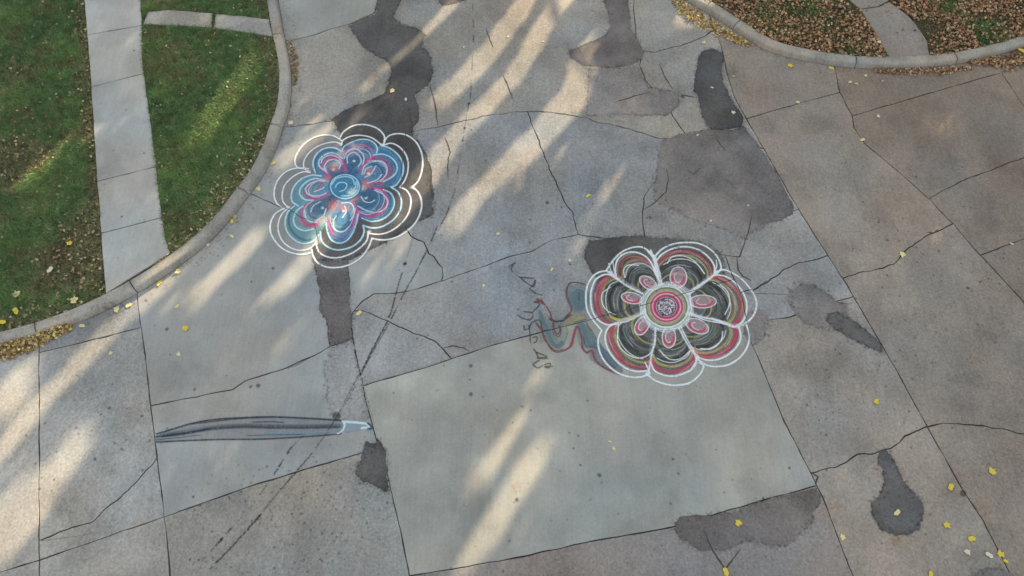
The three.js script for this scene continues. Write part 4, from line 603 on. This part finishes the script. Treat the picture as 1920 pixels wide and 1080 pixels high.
  for (const [l, w] of [[[[665, 295], [720, 340], [800, 395], [890, 440]], 0.034], [[[680, 250], [700, 310], [750, 355]], 0.016], [[[705, 235], [715, 300], [735, 345]], 0.016], [[[925, 170], [965, 225], [975, 300], [1000, 385]], 0.03], [[[945, 165], [985, 260], [1005, 330], [1015, 385]], 0.03], [[[965, 200], [985, 290], [1005, 390]], 0.034], [[[970, 290], [990, 340], [1010, 390]], 0.03], [[[720, 630], [800, 615], [860, 585], [900, 560]], 0.022], [[[740, 640], [740, 760], [790, 820], [860, 850], [930, 830], [970, 770], [975, 670]], 0.02],
    [[[975, 660], [970, 740], [950, 830], [940, 900], [925, 955]], 0.026], [[[910, 880], [930, 920], [940, 950]], 0.024], [[[1120, 655], [1165, 740], [1210, 810], [1245, 850]], 0.026], [[[1135, 650], [1180, 740], [1225, 815]], 0.016], [[[1240, 830], [1225, 880], [1200, 920]], 0.02], [[[1185, 560], [1260, 588], [1370, 612], [1480, 652]], 0.034], [[[1190, 572], [1300, 612], [1400, 630], [1470, 655]], 0.026], [[[1330, 600], [1400, 622], [1460, 645]], 0.04], [[[1180, 440], [1250, 390], [1320, 345], [1370, 300]], 0.034], [[[1190, 445], [1270, 385], [1350, 320]], 0.03], [[[1360, 230], [1362, 270], [1345, 315]], 0.018], [[[1500, 650], [1540, 630], [1585, 595]], 0.022],
    [[[780, 340], [775, 290], [800, 262], [870, 262]], 0.018], [[[1050, 250], [1080, 210], [1150, 203], [1220, 235], [1285, 315]], 0.02], [[[1380, 380], [1430, 430], [1445, 500], [1415, 575]], 0.02], [[[1000, 800], [1060, 855], [1130, 855], [1200, 800]], 0.02], [[[1260, 790], [1330, 790], [1390, 740], [1400, 680]], 0.02], [[[690, 400], [640, 440], [635, 490], [665, 545], [720, 575]], 0.016]]) cv.line(F(l), w, W2, 0.9);
  for (const [a, b] of [[[[890, 440], [690, 310]]], [[[1010, 385], [968, 215]]], [[[1180, 440], [1365, 305]]], [[[1185, 560], [1500, 652]]], [[[1130, 660], [1240, 850]]], [[[975, 670], [928, 950]]], [[[900, 560], [730, 632]]]].map(([x]) => x)) for (let t = 0; t <= 1; t += 0.12) cv.blob(...F([[lerp(a[0], b[0], t), lerp(a[1], b[1], t)]])[0], 0.05, 0.05, '214,224,228', 0.4);
  const ring = (r) => F(Array.from({ length: 20 }, (_, k) => [1045 + r * Math.cos(k * 0.31416), 525 + r * 0.93 * Math.sin(k * 0.31416)]));
  cv.fill(ring(150), '150,160,156', 0.5);
  [[168, 0.014, W2, 0.6], [157, 0.024, W2, 0.85], [147, 0.02, '200,216,210', 0.8], [138, 0.024, W2, 0.9], [128, 0.018, '120,124,112', 0.7], [118, 0.03, YELLOW, 0.7], [108, 0.02, '196,190,190', 0.8], [98, 0.03, RED, 0.9], [88, 0.024, '226,190,208', 0.95], [76, 0.034, '206,52,104', 0.95]].forEach(([r, w, c, a]) => cv.line(ring(r), w, c, a, true));
  cv.fill(ring(66), '214,206,218', 0.95);
  const r = rng(8); for (let k = 0; k < 150; k++) { const a = r() * 6.283, q = 58 * Math.sqrt(r()); cv.blob(...F([[1043 + q * Math.cos(a), 530 + q * 0.93 * Math.sin(a)]])[0], 0.012, 0.01, k % 9 === 0 ? '176,60,110' : '30,30,44', 0.95); }
  cv.line(ring(60), 0.014, '36,34,50', 0.8, true);
  for (let k = 0; k < 26; k++) { const a = r() * 6.283, q = 140 + r() * 40, b = a + 0.5; cv.line(F([[1045 + q * Math.cos(a), 525 + q * 0.93 * Math.sin(a)], [1045 + q * Math.cos(a + 0.25), 525 + q * 0.93 * Math.sin(a + 0.25)], [1045 + (q - 12) * Math.cos(b), 525 + (q - 12) * 0.93 * Math.sin(b)]]), 0.012, W2, 0.6); }
  for (const [x, y] of [[690, 310], [1010, 385], [925, 950], [1240, 850], [1500, 650], [1360, 310], [970, 220], [1175, 570], [905, 555]]) cv.blob(...F([[x, y]])[0], 0.05, 0.045, W2, 0.55);
  flowerParts(root, C, petals.map((p) => p.o), F([[683, 302], [972, 215], [1368, 303], [1545, 636], [1246, 868], [925, 958], [628, 668]]), 0.46, cv.done());
}
{ // faded snake and scrawl
  const F = (l) => from(950, 480, 4.909, l), cv = chalkCanvas(940, 470, 1190, 715);
  const FB = '96,122,138', FR = '140,62,70', FD = '62,66,74', FY = '168,160,118';
  cv.blob(...F([[650, 360]])[0], 0.26, 0.3, '128,138,146', 0.4); cv.blob(...F([[440, 720]])[0], 0.3, 0.34, '136,142,144', 0.4); cv.blob(...F([[800, 740]])[0], 0.36, 0.3, '112,128,140', 0.5); cv.blob(...F([[640, 590]])[0], 0.24, 0.1, FY, 0.5); cv.blob(...F([[960, 940]])[0], 0.4, 0.3, '104,122,136', 0.5);
  cv.band(F([[720, 262], [640, 242], [580, 252], [550, 310], [560, 400], [600, 490], [560, 550]]), 0.03, FR, 0.5); cv.line(F([[720, 262], [640, 242], [585, 255], [556, 320], [570, 400], [605, 490]]), 0.012, FD, 0.5);
  cv.band(F([[640, 330], [640, 420], [660, 480], [700, 460], [700, 360], [660, 320]]), 0.11, FB, 0.7); cv.blob(...F([[668, 400]])[0], 0.16, 0.22, FB, 0.6); cv.line(F([[670, 340], [665, 410]]), 0.02, FD, 0.4); cv.line(F([[600, 330], [640, 300], [700, 300]]), 0.014, '150,170,184', 0.5);
  cv.band(F([[600, 540], [560, 570], [500, 600], [430, 595], [400, 520], [350, 445], [290, 395]]), 0.035, FR, 0.6); cv.band(F([[400, 580], [450, 600], [520, 590], [570, 540]]), 0.06, FD, 0.55); cv.band(F([[430, 600], [440, 680], [460, 720], [490, 690], [480, 640]]), 0.035, FR, 0.6); cv.line(F([[425, 620], [435, 720], [480, 740], [500, 690], [490, 640]]), 0.012, FD, 0.6);
  cv.band(F([[310, 520], [340, 610], [380, 700], [415, 790], [465, 835], [515, 800]]), 0.10, FB, 0.6); cv.band(F([[560, 700], [540, 770], [500, 830]]), 0.04, '120,140,140', 0.4); cv.line(F([[270, 620], [320, 680], [350, 760], [390, 830], [450, 880], [520, 872], [590, 830], [620, 720], [650, 650], [690, 750], [700, 850], [740, 890], [780, 872], [820, 960], [900, 1030], [1000, 1070]]), 0.034, FR, 0.55); cv.line(F([[330, 700], [385, 815], [450, 868], [520, 858]]), 0.014, FD, 0.4);
  cv.band(F([[580, 830], [610, 760], [630, 690]]), 0.03, '190,50,54', 0.6); cv.band(F([[600, 560], [660, 570], [720, 560], [620, 600], [540, 620], [560, 700]]), 0.06, FY, 0.45); cv.line(F([[620, 610], [680, 595], [740, 580]]), 0.012, FD, 0.5);
  cv.band(F([[680, 610], [720, 710], [760, 800], [850, 830], [900, 900], [1000, 1010]]), 0.13, FB, 0.55); cv.line(F([[705, 740], [730, 830], [830, 845], [920, 960], [1010, 1050]]), 0.014, FD, 0.5); cv.line(F([[740, 560], [750, 650], [790, 690], [840, 670]]), 0.018, FR, 0.5); cv.band(F([[860, 830], [930, 900], [1040, 990]]), 0.05, FB, 0.4);
  for (const l of [[[20, 100], [78, 62], [45, 110], [60, 160], [130, 195], [250, 205], [120, 198]], [[130, 205], [200, 260], [250, 280], [265, 220], [235, 280], [215, 300], [260, 340], [320, 360]], [[100, 545], [150, 575], [220, 585], [240, 530], [140, 510]], [[240, 520], [300, 440], [250, 425], [330, 420]], [[160, 640], [165, 680], [200, 670], [230, 620], [300, 590], [330, 680]], [[205, 640], [215, 730], [225, 830], [265, 880], [290, 930]], [[245, 750], [280, 745], [270, 790], [250, 800]], [[270, 885], [370, 930], [280, 940], [380, 945]], [[300, 960], [245, 1000], [290, 1030], [330, 1010]], [[330, 690], [400, 680]], [[350, 1000], [400, 990], [390, 1030], [350, 1020], [420, 1015]]]) cv.line(F(l), 0.02, FD, 0.62);
  for (const l of [[[80, 190], [180, 180]], [[180, 260], [250, 310], [290, 260]], [[270, 375], [390, 372]], [[340, 470], [385, 440]], [[230, 550], [270, 500]]]) cv.line(F(l), 0.014, '188,190,194', 0.5);
  cv.band(F([[280, 400], [340, 440], [320, 400]]), 0.05, FR, 0.5);
  const surf = cv.done(), outline = [[958, 488], [972, 486], [1010, 530], [1040, 560], [1058, 590], [1068, 585], [1056, 540], [1066, 524], [1098, 524], [1106, 560], [1100, 602], [1112, 622], [1132, 652], [1168, 690], [1164, 704], [1120, 684], [1098, 666], [1086, 652], [1076, 660], [1052, 668], [1034, 660], [1022, 640], [1010, 650], [1034, 674], [1036, 690], [1000, 694], [994, 680], [1002, 664], [990, 634], [980, 616], [966, 594], [984, 582], [998, 556], [976, 524], [954, 502]];
  tag(mesh('chalk_snake', sheet(spline(pts(outline), 0.06, true), CHALK_Y - 0.002, surf.uv), surf.material), 'faded red and blue chalk snake with dark scrawl beside the red flower', 'chalk drawing');
}
{ // long pen
  const F = (l) => from(280, 770, 4.3636, l), cv = chalkCanvas(280, 765, 715, 850);
  const NAVY = '40,56,78', SLATE = '96,116,136';
  const body = [[60, 190], [200, 150], [350, 105], [550, 72], [800, 57], [1000, 52], [1300, 64], [1580, 82], [1570, 190], [1450, 202], [1200, 220], [900, 235], [600, 237], [300, 247], [60, 258]];
  cv.fill(F(body), SLATE, 0.16);
  cv.line(F(body.slice(0, 8)), 0.026, NAVY, 0.66); cv.line(F(body.slice(8)), 0.022, NAVY, 0.66); cv.line(F([[350, 110], [700, 70], [1000, 52]]), 0.02, NAVY, 0.5);
  cv.band(F([[110, 205], [300, 182], [500, 148], [750, 130], [1000, 135], [1300, 135], [1560, 130]]), 0.09, NAVY, 0.48); cv.line(F([[60, 215], [300, 185], [500, 148]]), 0.03, NAVY, 0.7);
  cv.band(F([[950, 180], [1200, 185], [1400, 175], [1540, 165]]), 0.05, '126,158,182', 0.5); cv.line(F([[100, 195], [250, 160], [450, 120]]), 0.02, '140,160,176', 0.5); cv.line(F([[850, 95], [1000, 92], [1100, 98]]), 0.018, NAVY, 0.5); cv.line(F([[60, 240], [250, 220], [420, 200]]), 0.016, NAVY, 0.4); cv.line(F([[800, 205], [1000, 200], [1250, 195]]), 0.014, NAVY, 0.4);
  const surf = cv; 
  cv.fill(F([[1590, 90], [1720, 96], [1800, 118], [1770, 145], [1700, 165], [1600, 175]]), '150,172,186', 0.7); cv.line(F([[1582, 85], [1600, 120], [1570, 175], [1540, 188]]), 0.03, '206,226,240', 0.9); cv.line(F([[1600, 92], [1700, 98], [1790, 115], [1795, 135], [1740, 145]]), 0.04, '206,226,236', 0.9); cv.line(F([[1790, 105], [1830, 140], [1790, 155]]), 0.03, NAVY, 0.7); cv.band(F([[1790, 165], [1820, 175], [1820, 240]]), 0.06, '156,180,196', 0.45);
  const s = surf.done(), root = group('chalk_pen', 'long dark blue chalk pen with a white tip on pale concrete', 'chalk drawing');
  const outline = (l) => sheet(spline(pts(F(l)), 0.08, true), CHALK_Y, s.uv);
  mesh('pen_barrel', sheet(dense(pts(F([[40, 190], [200, 138], [350, 92], [550, 58], [800, 42], [1000, 38], [1300, 48], [1575, 66], [1560, 204], [1450, 216], [1200, 234], [900, 250], [600, 250], [300, 260], [40, 272]])), 0.1), CHALK_Y, s.uv), s.material, root);
  mesh('pen_tip', sheet(dense(pts(F([[1577, 66], [1720, 80], [1800, 95], [1850, 140], [1850, 250], [1800, 250], [1770, 170], [1700, 185], [1562, 204]])), 0.1), CHALK_Y, s.uv), s.material, root);
}

// ------------------------------------------------------------------ trees up-sun, outside the picture: their crowns shade the crossing and let the low sun through in streaks
const sh = new THREE.Vector2(Math.sin(SUN_AZ), -Math.cos(SUN_AZ)), ph = new THREE.Vector2(Math.cos(SUN_AZ), Math.sin(SUN_AZ));
const streaks = [   // sunny gaps as they fall on the ground: readings along each, half width in metres, how open the foliage is there
  [[[1005, -30], [980, 13], [927, 84], [891, 129], [824, 191]], 0.17, 1], [[[1075, -30], [1020, 49], [962, 147], [927, 178], [878, 231], [829, 284], [803, 330]], 0.15, 1], [[[1095, 120], [1078, 178], [1040, 224]], 0.25, 1], [[[1046, 218], [1002, 267], [944, 320]], 0.22, 1], [[[950, 315], [882, 378], [838, 436]], 0.13, 1], [[[985, 330], [905, 415]], 0.05, 0.8],
  [[[850, 0], [829, 36], [793, 71], [740, 120]], 0.09, 1], [[[738, 122], [691, 162]], 0.10, 1], [[[800, 330], [770, 366], [705, 440]], 0.19, 1], [[[784, 422], [749, 462], [690, 530]], 0.10, 0.9], [[[612, 226], [531, 302]], 0.17, 1], [[[700, 190], [650, 250]], 0.08, 0.8],
  [[[490, 430], [474, 452], [362, 564]], 0.10, 1], [[[650, 380], [618, 430], [587, 481], [504, 564]], 0.11, 1], [[[620, 415], [606, 438]], 0.14, 1], [[[322, 515], [261, 570], [196, 624]], 0.11, 1], [[[200, 626], [77, 754]], 0.09, 1], [[[196, 730], [77, 855]], 0.05, 0.6],
  [[[160, 815], [77, 938], [0, 1040]], 0.12, 1], [[[110, 850], [40, 930], [-40, 1010]], 0.22, 1], [[[65, 690], [0, 757], [-60, 820]], 0.06, 1], [[[60, 722], [0, 785]], 0.05, 1], [[[70, 760], [0, 843], [-40, 900]], 0.09, 1], [[[60, 672], [0, 725]], 0.05, 0.9], [[[75, 800], [0, 890]], 0.07, 0.8],
  [[[1000, 768], [950, 835], [902, 898]], 0.10, 1], [[[1022, 836], [957, 930], [918, 1001], [865, 1070]], 0.12, 1], [[[1035, 690], [990, 724]], 0.05, 0.9], [[[905, 855], [870, 905]], 0.05, 0.5],
  [[[460, 145], [400, 220], [346, 299]], 0.2, 1], [[[150, 275], [82, 330], [30, 372]], 0.13, 1], [[[60, 350], [0, 395]], 0.1, 0.9], [[[40, 20], [10, 60]], 0.12, 0.8], [[[245, 225], [190, 290]], 0.07, 0.7], [[[290, 380], [235, 455]], 0.10, 0.8], [[[262, 60], [180, 160]], 0.08, 0.4], [[[1350, -40], [1318, 8], [1285, 40]], 0.22, 1], [[[1140, 0], [1100, 70]], 0.12, 0.7], [[[1115, 75], [1085, 110]], 0.12, 0.9],
  [[[1069, 275], [989, 355]], 0.07, 0.75], [[[1167, 320], [1113, 400], [1095, 430]], 0.06, 0.75], [[[1200, 215], [1160, 270]], 0.05, 0.5], [[[462, 570], [320, 719]], 0.06, 0.6], [[[557, 618], [510, 677]], 0.05, 0.5], [[[450, 843], [415, 885]], 0.06, 0.55], [[[575, 725], [530, 775]], 0.06, 0.5], [[[640, 520], [600, 580]], 0.05, 0.5], [[[840, 545], [780, 600]], 0.05, 0.4], [[[770, 765], [735, 790]], 0.07, 0.5], [[[1310, 740], [1290, 770]], 0.05, 0.5], [[[240, 850], [160, 960]], 0.05, 0.4], [[[280, 1000], [230, 1070]], 0.05, 0.4],
].map(([l, w, open]) => [pts(l), w + 0.12, open]);
{ // narrow slits between twigs, all over the shaded side
  const r = rng(404);
  for (let k = 0; k < 26; k++) { const px = Math.pow(r(), 1.15) * 1250 - 60, py = 40 + r() * 1080; if (px > 660 && py > 560) continue; const [x, z] = at(px, py), l = 0.6 + 1.6 * r(); streaks.push([[[x - sh.x * l, z - sh.y * l], [x + sh.x * l, z + sh.y * l]], 0.10 + 0.05 * r(), 0.3 + 0.4 * r()]); }
}
const barkMap = dataTexture(256, 256, (d) => { for (let y = 0; y < 256; y++) for (let x = 0; x < 256; x++) { const i = (y * 256 + x) * 4, v = 70 + 80 * fbm(x / 9, y / 50, 4); d[i] = v; d[i + 1] = v * 0.9; d[i + 2] = v * 0.78; d[i + 3] = 255; } });
const barkMat = new THREE.MeshStandardMaterial({ map: barkMap, roughness: 1 }), crownMat = new THREE.MeshStandardMaterial({ vertexColors: true, roughness: 0.85, side: THREE.DoubleSide });
function limb(a, b, r0, r1, seed) {
  const m = a.clone().lerp(b, 0.5); m.x += (hash(seed, 1) - 0.5) * 0.8; m.z += (hash(seed, 2) - 0.5) * 0.8; m.y += 0.3;
  const c = new THREE.CatmullRomCurve3([a, m, b]), g = new THREE.TubeGeometry(c, 10, 1, 8, false), p = g.attributes.position, v = new THREE.Vector3();
  for (let i = 0; i <= 10; i++) { const o = c.getPointAt(i / 10), s = lerp(r0, r1, i / 10); for (let j = 0; j <= 8; j++) { v.fromBufferAttribute(p, i * 9 + j).sub(o).multiplyScalar(s).add(o); p.setXYZ(i * 9 + j, v.x, v.y, v.z); } }
  g.computeVertexNormals(); return g;
}
const crownCols = [[col(0.11, 0.10, 0.03), col(0.20, 0.14, 0.03)], [col(0.06, 0.09, 0.03), col(0.13, 0.13, 0.04)], [col(0.20, 0.10, 0.03), col(0.26, 0.15, 0.04)]];
function tree(s, p, top, label, tone) {
  const r = rng(Math.round(1000 + p * 10)), x = sh.x * s + ph.x * p, z = sh.y * s + ph.y * p, root = group('street_tree', label, 'tree', undefined, 'trees beyond the far kerb');
  root.position.set(x, 0, z);
  const parts = [limb(new THREE.Vector3(0, -0.1, 0), new THREE.Vector3(0.1, top * 0.75, 0.1), 0.30, 0.08, p * 7 | 0)], RX = 4.6, lo = 3.4, hi = top, cy = (lo + hi) / 2, RY = (hi - lo) / 2;
  for (let k = 0; k < 11; k++) { const a = k * 2.4 + r(), h = 2.6 + k * 0.6, l = 2.2 + r() * 1.8; parts.push(limb(new THREE.Vector3(0.02, h, 0.02), new THREE.Vector3(Math.cos(a) * l, h + 1.2 + r() * 1.6, Math.sin(a) * l), 0.11, 0.02, k + (p * 31 | 0))); }
  mesh('trunk', mergeGeometries(parts), barkMat, root);
  const pos = [], idx = [], colr = [], N = 46000, tan = sunDir.y / Math.hypot(sunDir.x, sunDir.z), v = new THREE.Vector3(), e = new THREE.Euler(), m = new THREE.Matrix4(), c = new THREE.Color();
  for (let k = 0; k < N; k++) {
    const a = r() * 6.283, q = Math.pow(r(), 0.45), yy = r() * 2 - 1, rr = RX * Math.pow(1 - Math.pow(Math.abs(yy), 3.2), 0.4) * (0.85 + 0.3 * noise(a * 2 + p, yy * 3)), lx = Math.cos(a) * rr * q, lz = Math.sin(a) * rr * q, ly = cy + yy * RY;
    if (ly < 2.8) continue;
    const gx = x + lx - sh.x * ly / tan, gz = z + lz - sh.y * ly / tan;                  // where this leaf's shade falls
    let open = 0; for (const [l, w, o] of streaks) { const d = lineDist(l, gx, gz); if (d < w) { open = o; break; } }
    if (open && hash(k, 7) < open) continue;
    const sz = 0.09 + r() * 0.08; m.makeRotationFromEuler(e.set(r() * 6.28, r() * 6.28, r() * 6.28)); const b = pos.length / 3;
    for (const [u, w] of [[-0.9, 0], [0, -0.62], [0, 0.62], [0.9, 0]]) { v.set(u * sz, w === 0 ? 0.02 : -0.01, w * sz).applyMatrix4(m); pos.push(lx + v.x, ly + v.y, lz + v.z); }
    idx.push(b, b + 1, b + 2, b + 2, b + 1, b + 3); c.copy(crownCols[tone][0]).lerp(crownCols[tone][1], r()); for (let n = 0; n < 4; n++) colr.push(c.r, c.g, c.b);
  }
  const g = geo(pos, idx, null, colr); g.computeVertexNormals(); mesh('crown', g, crownMat, root);
}
tree(35, -25, 13.5, 'tall olive leaved tree standing farthest from the crossing', 0); tree(33, -19, 13.2, 'dense green street tree next to the farthest tree', 1); tree(34.5, -13.2, 14, 'golden olive tree third along the far row', 0); tree(33, -7.4, 13.6, 'russet tree in the middle of the far row', 2); tree(34.5, -1.6, 14.2, 'golden olive tree fifth along the far row', 0); tree(33, 4.2, 13.8, 'green tree second from the end of the far row', 1); tree(34.5, 10, 14, 'russet tree at the near end of the far row', 2);

// ------------------------------------------------------------------ draw
const renderer = new THREE.WebGLRenderer({ antialias: true });
renderer.setSize(1024, 576);
renderer.shadowMap.enabled = true;
renderer.shadowMap.type = THREE.PCFSoftShadowMap;
renderer.toneMapping = THREE.LinearToneMapping;
renderer.toneMappingExposure = EXPOSURE;
renderer.render(scene, camera);
